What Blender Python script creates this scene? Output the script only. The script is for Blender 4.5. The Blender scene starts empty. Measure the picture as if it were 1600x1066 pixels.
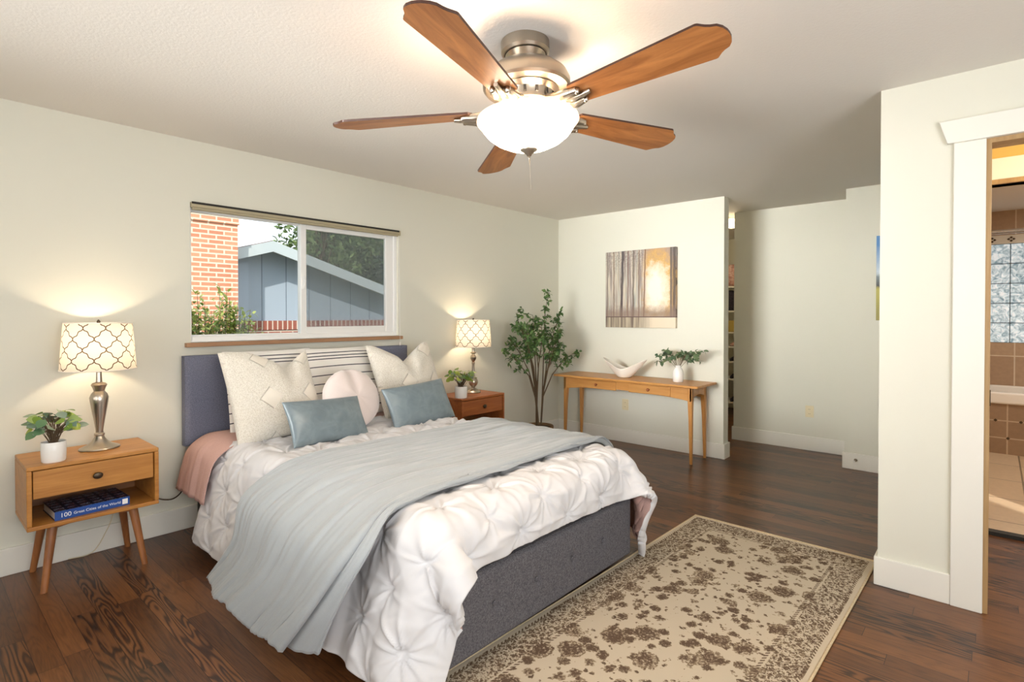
import bpy, bmesh, math, random
import numpy as np
from mathutils import Vector, Matrix, Euler
PI = math.pi
S = bpy.context.scene
C = S.collection
random.seed(7)
RNG = np.random.default_rng(11)

# ------------------------------------------------------------------ camera
cam_d = bpy.data.cameras.new('camera'); cam = bpy.data.objects.new('camera', cam_d); C.objects.link(cam)
cam_d.sensor_fit = 'HORIZONTAL'; cam_d.sensor_width = 36.0
cam_d.lens = 851.07 / 1600 * 36.0
cam_d.shift_y = -(533 - 503.05) / 1600
cam_d.clip_start = 0.02; cam_d.clip_end = 200
cam.location = (0, 0, 1.334)
cam.rotation_euler = (math.radians(90 - 0.647), 0, 0.7262194 - PI / 2)
S.camera = cam
S.view_settings.view_transform = 'Standard'
S.view_settings.look = 'None'
S.view_settings.gamma = 1.0
S.view_settings.use_curve_mapping = False
S.view_settings.exposure = 0.53
S.cycles.max_bounces = 10
S.cycles.diffuse_bounces = 6
S.cycles.transparent_max_bounces = 12
S.cycles.caustics_reflective = False
S.cycles.caustics_refractive = False
S.cycles.sample_clamp_indirect = 6.0

# ------------------------------------------------------------------ world, sun, daylight
w = bpy.data.worlds.new('sky'); S.world = w; w.use_nodes = True
bg = w.node_tree.nodes['Background']
bg.inputs['Color'].default_value = (0.86, 0.93, 1.0, 1); bg.inputs['Strength'].default_value = 1.25
def lamp(name, kind, loc, energy, color, rot=(0, 0, 0), **kw):
    d = bpy.data.lights.new(name, kind); d.energy = energy; d.color = color
    for k, v in kw.items(): setattr(d, k, v)
    o = bpy.data.objects.new(name, d); C.objects.link(o); o.location = loc; o.rotation_euler = rot
    return o
def aim(o, d):
    o.rotation_euler = Vector(d).to_track_quat('-Z', 'Y').to_euler()
sun = lamp('sun', 'SUN', (0, 0, 8), 3.4, (1.0, 0.93, 0.82), angle=0.02); aim(sun, (0.62, 0.62, -0.62))
# daylight coming in through the two windows on the camera's side of the room
dl = lamp('daylight_south', 'AREA', (0.9, -1.72, 1.45), 100, (0.94, 0.965, 1.0), shape='RECTANGLE', size=3.0, size_y=1.4); aim(dl, (0.25, 1, 0.42))
dl = lamp('daylight_west', 'AREA', (-1.37, 1.2, 1.5), 30, (0.97, 0.975, 1.0), shape='RECTANGLE', size=2.4, size_y=1.4); aim(dl, (1, -0.1, 0.42))

dl = lamp('far_wall_fill', 'AREA', (-1.36, 2.3, 1.55), 21, (1.0, 0.985, 0.95), shape='RECTANGLE', size=1.6, size_y=1.2, spread=math.radians(48)); aim(dl, (1, -0.045, 0.06))  # narrow fill added to brighten the console and far walls

# ------------------------------------------------------------------ materials
def srgb(r, g, b):
    f = lambda c: (c / 255 / 12.92) if c / 255 <= 0.04045 else ((c / 255 + 0.055) / 1.055) ** 2.4
    return (f(r), f(g), f(b), 1.0)
class NT:
    def __init__(s, name):
        s.m = bpy.data.materials.new(name); s.m.use_nodes = True
        s.t = s.m.node_tree; s.b = s.t.nodes['Principled BSDF']; s.out = s.t.nodes['Material Output']
    def n(s, kind, ins=None, **at):
        x = s.t.nodes.new(kind)
        for k, v in at.items(): setattr(x, k, v)
        for k, v in (ins or {}).items(): s.put(x.inputs[k], v)
        return x
    def put(s, sock, v):
        if hasattr(v, 'is_output') or isinstance(v, bpy.types.NodeSocket): s.t.links.new(v, sock)
        elif isinstance(v, bpy.types.Node): s.t.links.new(v.outputs[0], sock)
        else: sock.default_value = v
    def m2(s, op, a, b=0.0, c=0.0, clamp=False):
        x = s.n('ShaderNodeMath', operation=op, use_clamp=clamp)
        s.put(x.inputs[0], a); s.put(x.inputs[1], b)
        if op in ('SMOOTH_MIN', 'SMOOTH_MAX', 'MULTIPLY_ADD', 'COMPARE'): s.put(x.inputs[2], c)
        return x.outputs[0]
    def ramp(s, fac, stops, interp='LINEAR'):
        x = s.n('ShaderNodeValToRGB'); cr = x.color_ramp; cr.interpolation = interp
        while len(cr.elements) < len(stops): cr.elements.new(0.5)
        for e, (p, c) in zip(cr.elements, stops): e.position = p; e.color = c
        s.put(x.inputs[0], fac); return x.outputs[0]
    def mix(s, fac, a, b, mode='MIX'):
        x = s.n('ShaderNodeMix', data_type='RGBA', blend_type=mode)
        s.put(x.inputs[0], fac); s.put(x.inputs[6], a); s.put(x.inputs[7], b); return x.outputs[2]
    def coord(s, which='Object', scale=(1, 1, 1), loc=(0, 0, 0), rot=(0, 0, 0)):
        tc = s.n('ShaderNodeTexCoord'); mp = s.n('ShaderNodeMapping')
        s.t.links.new(tc.outputs[which], mp.inputs[0])
        mp.inputs['Scale'].default_value = scale; mp.inputs['Location'].default_value = loc; mp.inputs['Rotation'].default_value = rot
        return mp.outputs[0]
    def noise(s, vec, scale, detail=3, rough=0.55, dist=0.0, out=0):
        x = s.n('ShaderNodeTexNoise'); x.inputs['Scale'].default_value = scale; x.inputs['Detail'].default_value = detail
        x.inputs['Roughness'].default_value = rough; x.inputs['Distortion'].default_value = dist
        if vec is not None: s.put(x.inputs['Vector'], vec)
        return x.outputs[out]
    def vor(s, vec, scale, feature='F1', out='Distance', rand=1.0):
        x = s.n('ShaderNodeTexVoronoi', feature=feature); x.inputs['Scale'].default_value = scale; x.inputs['Randomness'].default_value = rand
        s.put(x.inputs['Vector'], vec); return x.outputs[out]
    def sep(s, vec):
        x = s.n('ShaderNodeSeparateXYZ'); s.put(x.inputs[0], vec); return x.outputs
    def comb(s, x, y, z=0.0):
        c = s.n('ShaderNodeCombineXYZ')
        for i, v in enumerate((x, y, z)): s.put(c.inputs[i], v)
        return c.outputs[0]
    def bump(s, h, strength=0.3, dist=0.01):
        x = s.n('ShaderNodeBump'); x.inputs['Strength'].default_value = strength; x.inputs['Distance'].default_value = dist
        s.put(x.inputs['Height'], h); s.t.links.new(x.outputs[0], s.b.inputs['Normal']); return x
    def base(s, c, rough=0.5, metal=0.0, spec=None):
        s.put(s.b.inputs['Base Color'], c); s.put(s.b.inputs['Roughness'], rough); s.b.inputs['Metallic'].default_value = metal
        if spec is not None: s.b.inputs['Specular IOR Level'].default_value = spec
        return s
def plain(name, c, rough=0.5, metal=0.0, spec=None, nscale=0, nstr=0.2, ndist=0.002, vary=0.0):
    t = NT(name); col = c
    if nscale or vary:
        v = t.coord('Object')
        if vary:
            n = t.noise(v, 6, 4)
            col = t.mix(n, tuple(x * (1 - vary) for x in c[:3]) + (1,), tuple(min(1, x * (1 + vary)) for x in c[:3]) + (1,))
        if nscale: t.bump(t.noise(v, nscale, 3), nstr, ndist)
    t.base(col, rough, metal, spec); return t.m
def wood(name, light, dark, axis=0, rough=0.4, scale=1.0, contrast=1.0):
    t = NT(name); sc = [14, 14, 14]; sc[axis] = 1.0
    v = t.coord('Object', scale=[q * scale for q in sc])
    n1 = t.noise(v, 1.6, 6, 0.6, 0.6); n2 = t.noise(v, 9, 3, 0.5)
    f = t.m2('ADD', t.m2('MULTIPLY', n1, 0.75), t.m2('MULTIPLY', n2, 0.25))
    t.base(t.ramp(f, [(0.5 - 0.2 / contrast, dark), (0.5 + 0.17 / contrast, light)]), rough)
    t.bump(n2, 0.08, 0.002); return t.m
def fabric(name, c, c2=None, scale=420, rough=0.9, bumpy=0.35, dist=0.0012, sheen=0.0):
    t = NT(name); v = t.coord('Object')
    n = t.noise(v, scale, 2, 0.6)
    if c2: t.base(t.ramp(n, [(0.35, c), (0.65, c2)]), rough)
    else: t.base(c, rough)
    t.b.inputs['Specular IOR Level'].default_value = 0.2
    t.b.inputs['Sheen Weight'].default_value = sheen
    t.bump(n, bumpy, dist); return t.m
M = {}
def paint(name, c, scale=130, s=0.12, d=0.0015, rough=0.75):
    t = NT(name); v = t.coord('Object'); t.base(c, rough, 0, 0.25); t.bump(t.noise(v, scale, 4, 0.6), s, d); M[name] = t.m
paint('wall_paint', srgb(220, 219, 206))
paint('ceiling_paint', srgb(223, 219, 212), 75, 0.3, 0.004, 0.9)
paint('lamplit_paint', srgb(214, 178, 104))  # warm lamp light put into the wall colour above the bath header
M['trim_paint'] = plain('trim_paint', srgb(232, 230, 221), 0.4, 0, 0.4)
M['white_vinyl'] = plain('white_vinyl', srgb(238, 238, 236), 0.35)
M['khaki'] = plain('khaki_valance', srgb(170, 160, 132), 0.5)
M['dark'] = plain('dark_gap', srgb(35, 32, 28), 0.7)
def floor_mat():
    t = NT('oak_floor')
    v = t.coord('Object'); x, y, z = t.sep(v)
    pw = 0.083
    row = t.m2('FLOOR', t.m2('DIVIDE', x, pw)); fr = t.m2('FRACT', t.m2('DIVIDE', x, pw))
    wn = t.n('ShaderNodeTexWhiteNoise', noise_dimensions='1D'); t.put(wn.inputs['W'], row)
    yy = t.m2('ADD', t.m2('DIVIDE', y, 1.35), t.m2('MULTIPLY', wn.outputs[0], 7.3))
    seg = t.m2('FLOOR', yy); fy = t.m2('FRACT', yy)
    w2 = t.n('ShaderNodeTexWhiteNoise', noise_dimensions='2D'); t.put(w2.inputs['Vector'], t.comb(row, seg))
    r = w2.outputs['Value']
    # cathedral grain: warped rings, different on every board
    off = t.m2('MULTIPLY', r, 37.0)
    gv = t.comb(t.m2('ADD', t.m2('MULTIPLY', x, 15.0), off), t.m2('ADD', t.m2('MULTIPLY', y, 1.7), off), off)
    base_n = t.noise(gv, 1.0, 1.5, 0.5, 0.35)
    rings = t.m2('SINE', t.m2('MULTIPLY', base_n, 75.0))
    rings = t.m2('MULTIPLY_ADD', rings, 0.5, 0.5)
    fine = t.noise(t.comb(t.m2('MULTIPLY', x, 260.0), t.m2('MULTIPLY', y, 9.0), off), 1.0, 3, 0.6)
    blot = t.noise(v, 1.6, 3, 0.5)
    strong = t.m2('GREATER_THAN', t.m2('FRACT', t.m2('MULTIPLY', r, 13.7)), 0.60)
    ringamt = t.m2('MULTIPLY_ADD', strong, 0.34, 0.08)
    dark = t.m2('MULTIPLY', t.m2('POWER', rings, 2.2), ringamt)
    tone = t.m2('ADD', t.m2('MULTIPLY', r, 0.20), t.m2('ADD', t.m2('MULTIPLY', fine, 0.42), t.m2('MULTIPLY', blot, 0.35)))
    tone = t.m2('SUBTRACT', tone, dark)
    col = t.ramp(tone, [(0.0, srgb(32, 19, 12)), (0.28, srgb(66, 39, 22)), (0.52, srgb(108, 68, 38)), (0.9, srgb(150, 102, 58))])
    ex = t.m2('MINIMUM', fr, t.m2('SUBTRACT', 1.0, fr)); ey = t.m2('MULTIPLY', t.m2('MINIMUM', fy, t.m2('SUBTRACT', 1.0, fy)), 16.0)
    gap = t.m2('LESS_THAN', t.m2('MINIMUM', ex, ey), 0.012)
    col = t.mix(gap, col, srgb(24, 12, 7))
    t.base(col, t.m2('MULTIPLY_ADD', fine, 0.18, 0.24), 0, 0.45)
    t.bump(t.m2('SUBTRACT', t.m2('MULTIPLY', fine, 0.4), t.m2('ADD', gap, t.m2('MULTIPLY', dark, 0.6))), 0.12, 0.002)
    M['floor'] = t.m
floor_mat()
def brick_mat(name, c1, c2, mortar, axis_u=0, axis_v=2, bw=0.21, bh=0.067, ms=0.011, rough=0.85, offset=0.5, shift=(0, 0)):
    t = NT(name); o = t.sep(t.coord('Object'))
    v = t.comb(t.m2('ADD', o[axis_u], shift[0]), t.m2('ADD', o[axis_v], shift[1]))
    b = t.n('ShaderNodeTexBrick'); b.offset = offset; t.put(b.inputs['Vector'], v)
    b.inputs['Color1'].default_value = c1; b.inputs['Color2'].default_value = c2; b.inputs['Mortar'].default_value = mortar
    b.inputs['Scale'].default_value = 1.0; b.inputs['Mortar Size'].default_value = ms; b.inputs['Brick Width'].default_value = bw; b.inputs['Row Height'].default_value = bh
    b.inputs['Mortar Smooth'].default_value = 0.1
    n = t.noise(v, 25, 4)
    t.base(t.mix(0.18, b.outputs['Color'], t.mix(n, srgb(70, 60, 55), srgb(250, 240, 230)), 'OVERLAY'), rough)
    t.bump(t.m2('SUBTRACT', t.m2('MULTIPLY', n, .2), b.outputs['Fac']), 0.5, 0.004)
    M[name] = t.m
brick_mat('orange_brick', srgb(212, 150, 118), srgb(192, 126, 98), srgb(226, 204, 184))
brick_mat('red_brick', srgb(168, 98, 80), srgb(140, 78, 64), srgb(205, 190, 178))
brick_mat('soldier_brick', srgb(160, 92, 76), srgb(135, 74, 62), srgb(205, 190, 178), bw=0.085, bh=0.4, offset=0.0, shift=(0, 0.05))
def tile_mat(name, c1, c2, grout, au, av, w_, h_, ms=0.006, rough=0.35, offset=0.0, shift=(0, 0)):
    brick_mat(name, c1, c2, grout, au, av, w_, h_, ms, rough, offset, shift)
tile_mat('wall_tile', srgb(184, 160, 136), srgb(166, 140, 116), srgb(214, 200, 182), 1, 2, 0.33, 0.33, shift=(0.15, 0.08))
tile_mat('apron_tile', srgb(160, 136, 112), srgb(142, 118, 96), srgb(190, 172, 150), 1, 2, 0.18, 0.165, shift=(0.06, 0.0))
tile_mat('floor_tile', srgb(196, 176, 150), srgb(184, 162, 134), srgb(120, 106, 88), 1, 0, 0.30, 0.60, 0.006, 0.3, shift=(0.17, 0.1))
M['honey_wood'] = wood('honey_acorn_wood', srgb(198, 140, 70), srgb(160, 104, 44), 0, 0.38)
M['honey_wood_z'] = wood('honey_acorn_wood_vertical', srgb(170, 112, 66), srgb(128, 80, 46), 2, 0.42)
M['honey_dark'] = wood('honey_wood_inside', srgb(150, 98, 52), srgb(112, 70, 36), 0, 0.5)
M['red_wood'] = wood('reddish_acorn_wood', srgb(176, 104, 54), srgb(132, 70, 34), 0, 0.38)
M['maple'] = wood('maple_wood', srgb(208, 154, 88), srgb(184, 126, 64), 1, 0.35, 0.8)
M['maple_z'] = wood('maple_wood_vertical', srgb(206, 150, 84), srgb(182, 124, 62), 2, 0.35, 0.8)
M['sill_wood'] = wood('sill_wood', srgb(176, 134, 98), srgb(142, 100, 70), 0, 0.5)
M['jamb_wood'] = wood('jamb_wood', srgb(178, 146, 100), srgb(150, 116, 74), 2, 0.5)
def blade_mat():
    t = NT('fan_blade_wood'); v = t.coord('Object', scale=(1.2, 9, 9))
    n = t.noise(v, 2.2, 5, 0.6, 1.2); t.base(t.ramp(n, [(0.3, srgb(144, 88, 46)), (0.7, srgb(196, 132, 76))]), 0.36); M['blade'] = t.m
blade_mat()
M['blade_edge'] = plain('blade_edge', srgb(60, 34, 24), 0.4)
M['nickel'] = plain('brushed_nickel', srgb(190, 180, 166), 0.28, 1.0, None, 60, 0.05, 0.001)
M['nickel_dull'] = plain('brushed_nickel_dull', srgb(168, 158, 144), 0.36, 1.0)
M['chrome'] = plain('chrome', srgb(220, 220, 220), 0.12, 1.0)
M['bronze'] = plain('dark_bronze', srgb(84, 72, 58), 0.4, 0.8)
M['ceramic'] = plain('white_ceramic', srgb(240, 238, 234), 0.22)
M['matte_ceramic'] = plain('matte_white_ceramic', srgb(232, 226, 216), 0.5, 0, None, 90, .2, .001)
M['soil'] = plain('soil', srgb(70, 52, 38), 0.95, 0, None, 160, 0.8, 0.01)
M['outlet'] = plain('almond_plastic', srgb(224, 212, 176), 0.35)
M['grey_fabric'] = fabric('charcoal_bed_fabric', srgb(74, 72, 77), srgb(106, 104, 108), 210, 0.95, 0.4)
M['head_fabric'] = fabric('slate_headboard_fabric', srgb(98, 102, 120), srgb(124, 128, 146), 210, 0.95, 0.4)
M['mattress'] = fabric('mattress_ticking', srgb(225, 222, 216), None, 200)
M['comforter'] = fabric('white_cotton_comforter', srgb(212, 211, 213), None, 900, 0.85, 0.1, 0.0006, 0.1)
M['pink'] = fabric('dusty_pink_cotton', srgb(202, 168, 160), srgb(192, 156, 148), 300, 0.9, 0.2)
M['blanket'] = fabric('seafoam_grey_coverlet', srgb(157, 162, 165), srgb(165, 170, 173), 500, 0.55, 0.12, 0.0006, 0.3)
M['fluffy'] = fabric('cream_boucle', srgb(226, 218, 200), srgb(246, 242, 232), 110, 0.98, 1.0, 0.006, 0.4)
M['smooth_cream'] = fabric('cream_cotton', srgb(240, 236, 228), None, 300)
M['blush'] = fabric('blush_plush', srgb(216, 203, 198), srgb(224, 212, 208), 500, 0.95, 0.3, 0.001, 0.5)
def satin():
    t = NT('slate_satin'); v = t.coord('Object', scale=(1, 1, 1)); n = t.noise(v, 14, 4, 0.6, 0.8)
    t.base(t.ramp(n, [(0.3, srgb(112, 126, 134)), (0.7, srgb(130, 145, 152))]), 0.32, 0.1); t.bump(t.noise(v, 500, 2), 0.3, 0.001); M['satin'] = t.m
satin()
def boucle():
    # tufted diamonds of long pile with flat-woven diamonds between
    t = NT('cream_boucle_diamonds'); v = t.coord('Object'); x, y, z = t.sep(v)
    f = t.m2('ADD', t.m2('PINGPONG', t.m2('ADD', x, .06), .13), t.m2('PINGPONG', t.m2('ADD', z, .05), .13))
    mask = t.ramp(f, [(0.062, (0, 0, 0, 1)), (0.07, (1, 1, 1, 1))])
    n = t.noise(v, 150, 3, 0.7); n2 = t.noise(v, 400, 1)
    pile = t.ramp(n, [(0.3, srgb(214, 206, 190)), (0.6, srgb(242, 237, 226))])
    t.base(t.mix(mask, srgb(228, 221, 208), pile), 0.95, 0, 0.15)
    t.b.inputs['Sheen Weight'].default_value = 0.3
    t.bump(t.m2('MULTIPLY', t.m2('ADD', n, 0.6), mask), 0.9, 0.008); M['boucle'] = t.m
boucle()
def stripes():
    t = NT('striped_linen'); z = t.sep(t.coord('Object'))[2]
    tot = None
    for zz in (0.215, 0.19, 0.168, 0.112, 0.05, -0.01, -0.07, -0.13, -0.19):
        a = t.m2('LESS_THAN', t.m2('ABSOLUTE', t.m2('SUBTRACT', z, zz)), 0.0036)
        tot = a if tot is None else t.m2('MAXIMUM', tot, a)
    t.base(t.mix(tot, srgb(236, 232, 226), srgb(74, 74, 82)), 0.9); t.bump(t.noise(t.coord('Object'), 300, 2), 0.2, 0.001); M['stripes'] = t.m
stripes()
def shade_mat():
    t = NT('lamp_shade_lattice'); tc = t.n('ShaderNodeTexCoord'); u, v, _ = t.sep(tc.outputs['UV'])
    a = t.m2('MULTIPLY', u, 2 * PI * 10); b = t.m2('MULTIPLY', v, 2 * PI * 2.2)
    p_ = t.m2('ADD', a, b); q_ = t.m2('SUBTRACT', b, a)
    g1 = t.m2('ABSOLUTE', t.m2('COSINE', t.m2('MULTIPLY', t.m2('SUBTRACT', p_, t.m2('MULTIPLY', t.m2('SINE', t.m2('MULTIPLY', q_, 2.0)), .26)), .5)))
    g2 = t.m2('ABSOLUTE', t.m2('COSINE', t.m2('MULTIPLY', t.m2('SUBTRACT', q_, t.m2('MULTIPLY', t.m2('SINE', t.m2('MULTIPLY', p_, 2.0)), .26)), .5)))
    line = t.m2('LESS_THAN', t.m2('MINIMUM', g1, g2), .115)
    col = t.mix(line, srgb(244, 236, 222), srgb(104, 88, 72))
    ct = t.mix(line, (.40, .37, .32, 1), (.07, .05, .035, 1))
    df = t.n('ShaderNodeBsdfDiffuse', {'Color': col}); tr = t.n('ShaderNodeBsdfTranslucent', {'Color': ct})
    mx = t.n('ShaderNodeMixShader'); t.put(mx.inputs[0], 0.55); t.put(mx.inputs[1], df); t.put(mx.inputs[2], tr)
    t.t.links.new(mx.outputs[0], t.out.inputs[0]); M['shade'] = t.m
shade_mat()
def glow(name, col, strength):
    t = NT(name); t.base(col, 0.3); t.b.inputs['Emission Color'].default_value = col; t.b.inputs['Emission Strength'].default_value = strength; return t.m
M['bowl_glass'] = glow('lit_frosted_glass', srgb(255, 232, 204), 22.0)
M['bowl_rim'] = glow('lit_frosted_rim', srgb(255, 226, 190), 1.3)
M['dome_glass'] = glow('lit_dome_glass', srgb(255, 224, 170), 8.0)
def glass_mat(name, tint, g=0.06):
    t = NT(name); tr = t.n('ShaderNodeBsdfTransparent', {'Color': tint}); gl = t.n('ShaderNodeBsdfGlossy', {'Roughness': 0.02})
    fr = t.n('ShaderNodeFresnel', {'IOR': 1.45}); mx = t.n('ShaderNodeMixShader')
    t.put(mx.inputs[0], t.m2('MULTIPLY', fr.outputs[0], g * 12)); t.put(mx.inputs[1], tr); t.put(mx.inputs[2], gl)
    t.t.links.new(mx.outputs[0], t.out.inputs[0]); return t.m
M['pane'] = glass_mat('clear_pane', (0.96, 0.97, 0.97, 1), 0.05)
def screen_mat():
    t = NT('insect_screen'); tr = t.n('ShaderNodeBsdfTransparent', {'Color': (1, 1, 1, 1)}); df = t.n('ShaderNodeBsdfDiffuse', {'Color': srgb(150, 156, 158)})
    mx = t.n('ShaderNodeMixShader'); t.put(mx.inputs[0], .38); t.put(mx.inputs[1], tr); t.put(mx.inputs[2], df); t.t.links.new(mx.outputs[0], t.out.inputs[0]); M['screen'] = t.m
screen_mat()
def leafm(name, a, b, rough=0.5):
    t = NT(name); r = t.n('ShaderNodeNewGeometry').outputs['Random Per Island']
    t.base(t.ramp(r, [(0.0, a), (1.0, b)]), rough)
    tl = t.n('ShaderNodeBsdfTranslucent'); t.put(tl.inputs[0], t.ramp(r, [(0.0, a), (1.0, b)]))
    mx = t.n('ShaderNodeMixShader'); t.put(mx.inputs[0], 0.25); t.t.links.new(t.b.outputs[0], mx.inputs[1]); t.put(mx.inputs[2], tl)
    t.t.links.new(mx.outputs[0], t.out.inputs[0]); return t.m
M['leaf_round'] = leafm('round_leaf_green', srgb(96, 134, 96), srgb(168, 188, 110))
M['leaf_dusty'] = leafm('dusty_leaf_green', srgb(116, 142, 128), srgb(150, 168, 140))
M['leaf_bright'] = leafm('bright_leaf_green', srgb(110, 150, 62), srgb(190, 204, 96))
M['leaf_tree'] = leafm('indoor_tree_leaf', srgb(56, 92, 52), srgb(116, 148, 86))
M['leaf_euc'] = leafm('eucalyptus_leaf', srgb(70, 98, 72), srgb(118, 138, 98))
M['leaf_out'] = leafm('outdoor_leaf', srgb(58, 84, 44), srgb(130, 152, 92))
M['leaf_dark'] = leafm('dark_outdoor_leaf', srgb(40, 60, 36), srgb(98, 122, 70))
M['leaf_shrub'] = leafm('shrub_leaf', srgb(90, 124, 50), srgb(186, 190, 104))
M['bark'] = plain('bark', srgb(92, 76, 60), 0.9, 0, None, 40, .6, .01)
M['stem'] = plain('brown_stem', srgb(96, 78, 56), 0.8)
M['basket'] = plain('woven_basket', srgb(120, 92, 62), 0.9, 0, None, 90, 1.0, 0.01)

# ------------------------------------------------------------------ mesh helpers
class MB:
    def __init__(s): s.v = []; s.f = []; s.mi = []; s.uv = None
    def add(s, vs, fs, mi=0):
        n = len(s.v); s.v += [tuple(float(q) for q in p) for p in vs]; s.f += [tuple(i + n for i in f) for f in fs]; s.mi += [mi] * len(fs); return s
    def box(s, x0, x1, y0, y1, z0, z1, mi=0):
        return s.add([(x0, y0, z0), (x1, y0, z0), (x1, y1, z0), (x0, y1, z0), (x0, y0, z1), (x1, y0, z1), (x1, y1, z1), (x0, y1, z1)],
                     [(3, 2, 1, 0), (4, 5, 6, 7), (0, 1, 5, 4), (1, 2, 6, 5), (2, 3, 7, 6), (3, 0, 4, 7)], mi)
    def obox(s, c, size, rot=None, mi=0):
        R = rot.to_3x3() if rot else Matrix.Identity(3); c = Vector(c); h = [q / 2 for q in size]
        P = [c + R @ Vector((sx * h[0], sy * h[1], sz * h[2])) for sz in (-1, 1) for sx, sy in ((-1, -1), (1, -1), (1, 1), (-1, 1))]
        return s.add(P, [(3, 2, 1, 0), (4, 5, 6, 7), (0, 1, 5, 4), (1, 2, 6, 5), (2, 3, 7, 6), (3, 0, 4, 7)], mi)
    def tube(s, pts, rad, n=8, mi=0, caps=True):
        pts = [Vector(p) for p in pts]; k = len(pts)
        rad = [rad] * k if not hasattr(rad, '__len__') else rad
        vs = []; up = None
        for i, p in enumerate(pts):
            d = (pts[min(i + 1, k - 1)] - pts[max(i - 1, 0)]).normalized()
            if up is None: up = Vector((0, 0, 1)) if abs(d.z) < 0.9 else Vector((1, 0, 0))
            a = d.cross(up)
            if a.length < 1e-5: a = d.cross(Vector((1, 0.1, 0)))
            a.normalize(); b = a.cross(d).normalized(); up = b
            for j in range(n):
                t = 2 * PI * j / n; vs.append(p + (a * math.cos(t) + b * math.sin(t)) * rad[i])
        fs = [(i * n + j, i * n + (j + 1) % n, (i + 1) * n + (j + 1) % n, (i + 1) * n + j) for i in range(k - 1) for j in range(n)]
        if caps: fs += [tuple(range(n - 1, -1, -1)), tuple((k - 1) * n + j for j in range(n))]
        return s.add(vs, fs, mi)
    def lathe(s, prof, n=32, c=(0, 0, 0), mi=0, sx=1, sy=1, cap=True):
        k = len(prof); vs = [(c[0] + r * sx * math.cos(2 * PI * j / n), c[1] + r * sy * math.sin(2 * PI * j / n), c[2] + z) for r, z in prof for j in range(n)]
        fs = [(i * n + j, i * n + (j + 1) % n, (i + 1) * n + (j + 1) % n, (i + 1) * n + j) for i in range(k - 1) for j in range(n)]
        if cap and prof[0][0] > 1e-4: fs.append(tuple(range(n - 1, -1, -1)))
        if cap and prof[-1][0] > 1e-4: fs.append(tuple((k - 1) * n + j for j in range(n)))
        return s.add(vs, fs, mi)
    def prism(s, poly, axis, a0, a1, mi=0):
        # poly: 2D points in the plane of the other two axes
        def P(u, v, a):
            return {0: (a, u, v), 1: (u, a, v), 2: (u, v, a)}[axis]
        n = len(poly); vs = [P(u, v, a0) for u, v in poly] + [P(u, v, a1) for u, v in poly]
        fs = [tuple(range(n)), tuple(range(2 * n - 1, n - 1, -1))] + [(i, i + n, (i + 1) % n + n, (i + 1) % n) for i in range(n)]
        return s.add(vs, fs, mi)
    def grid(s, P, mi=0, flip=False):
        nu, nv = P.shape[:2]; n = len(s.v)
        s.v += [tuple(q) for q in P.reshape(-1, 3).tolist()]
        for i in range(nu - 1):
            for j in range(nv - 1):
                f = (n + i * nv + j, n + (i + 1) * nv + j, n + (i + 1) * nv + j + 1, n + i * nv + j + 1)
                s.f.append(f[::-1] if flip else f); s.mi.append(mi)
        return s
    def build(s, name, mats, parent=None, smooth=False, bevel=0, loc=None, rot=None, angle=None, fix=True):
        me = bpy.data.meshes.new(name); me.from_pydata(s.v, [], s.f)
        mats = mats if isinstance(mats, (list, tuple)) else [mats]
        for m in mats: me.materials.append(M[m] if isinstance(m, str) else m)
        if len(mats) > 1: me.polygons.foreach_set('material_index', s.mi)
        if fix:
            b = bmesh.new(); b.from_mesh(me); bmesh.ops.recalc_face_normals(b, faces=b.faces); b.to_mesh(me); b.free()
        if smooth: me.polygons.foreach_set('use_smooth', [True] * len(me.polygons))
        o = bpy.data.objects.new(name, me); C.objects.link(o)
        if parent: o.parent = parent
        if loc: o.location = loc
        if rot: o.rotation_euler = rot
        if angle:
            me.polygons.foreach_set('use_smooth', [True] * len(me.polygons)); me.set_sharp_from_angle(angle=math.radians(angle))
        if bevel:
            md = o.modifiers.new('bevel', 'BEVEL'); md.width = bevel; md.segments = 2; md.limit_method = 'ANGLE'; md.angle_limit = math.radians(35)
        return o
def tag(o, label, cat=None, group=None, kind=None):
    o['label'] = label
    if cat: o['category'] = cat
    if group: o['group'] = group
    if kind: o['kind'] = kind
    return o
def thing(name, loc, label, cat, rotz=0, group=None):
    o = bpy.data.objects.new(name, None); C.objects.link(o); o.location = loc; o.rotation_euler = (0, 0, rotz); o.empty_display_size = 0.1
    return tag(o, label, cat, group)
def struct(name, mb, mat, label, cat, **kw):
    return tag(mb.build(name, mat, **kw), label, cat, kind='structure')
def smoothnoise(P, freq, seed, n=7):
    r = np.random.default_rng(seed); out = np.zeros(P.shape[:-1])
    for i in range(n):
        d = r.normal(size=P.shape[-1]); d /= np.linalg.norm(d); f = freq * r.uniform(0.5, 1.6)
        out += np.sin((P @ d) * f + r.uniform(0, 6.28))
    return out / math.sqrt(n)

# ------------------------------------------------------------------ room shell
H = 2.44; YW = 3.792; XC = 5.08; XF = 5.98; XJ = 5.5; XN = 3.221
struct('floor', MB().box(-1.45, 8.2, -1.8, 3.95, -0.12, 0.0), 'floor', 'dark stained oak plank floor of the bedroom', 'floor')
struct('ceiling', MB().box(-1.45, 8.2, -1.8, 3.95, H, H + 0.12), 'ceiling_paint', 'off-white lightly textured ceiling', 'ceiling')
wx0, wx1, wz0, wz1 = 1.222, 2.816, 1.166, 2.049
mb = MB()
mb.box(-1.45, wx0, YW, YW + 0.15, 0, H).box(wx1, 8.2, YW, YW + 0.15, 0, H).box(wx0, wx1, YW, YW + 0.15, 0, wz0).box(wx0, wx1, YW, YW + 0.15, wz1, H)
struct('wall_left', mb, 'wall_paint', 'pale sage white wall with the sliding window', 'wall')
struct('wall_center', MB().box(XC, XC + 0.115, 1.885, YW, 0, H), 'wall_paint', 'pale wall stub behind the console table with the forest painting', 'wall')
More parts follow.
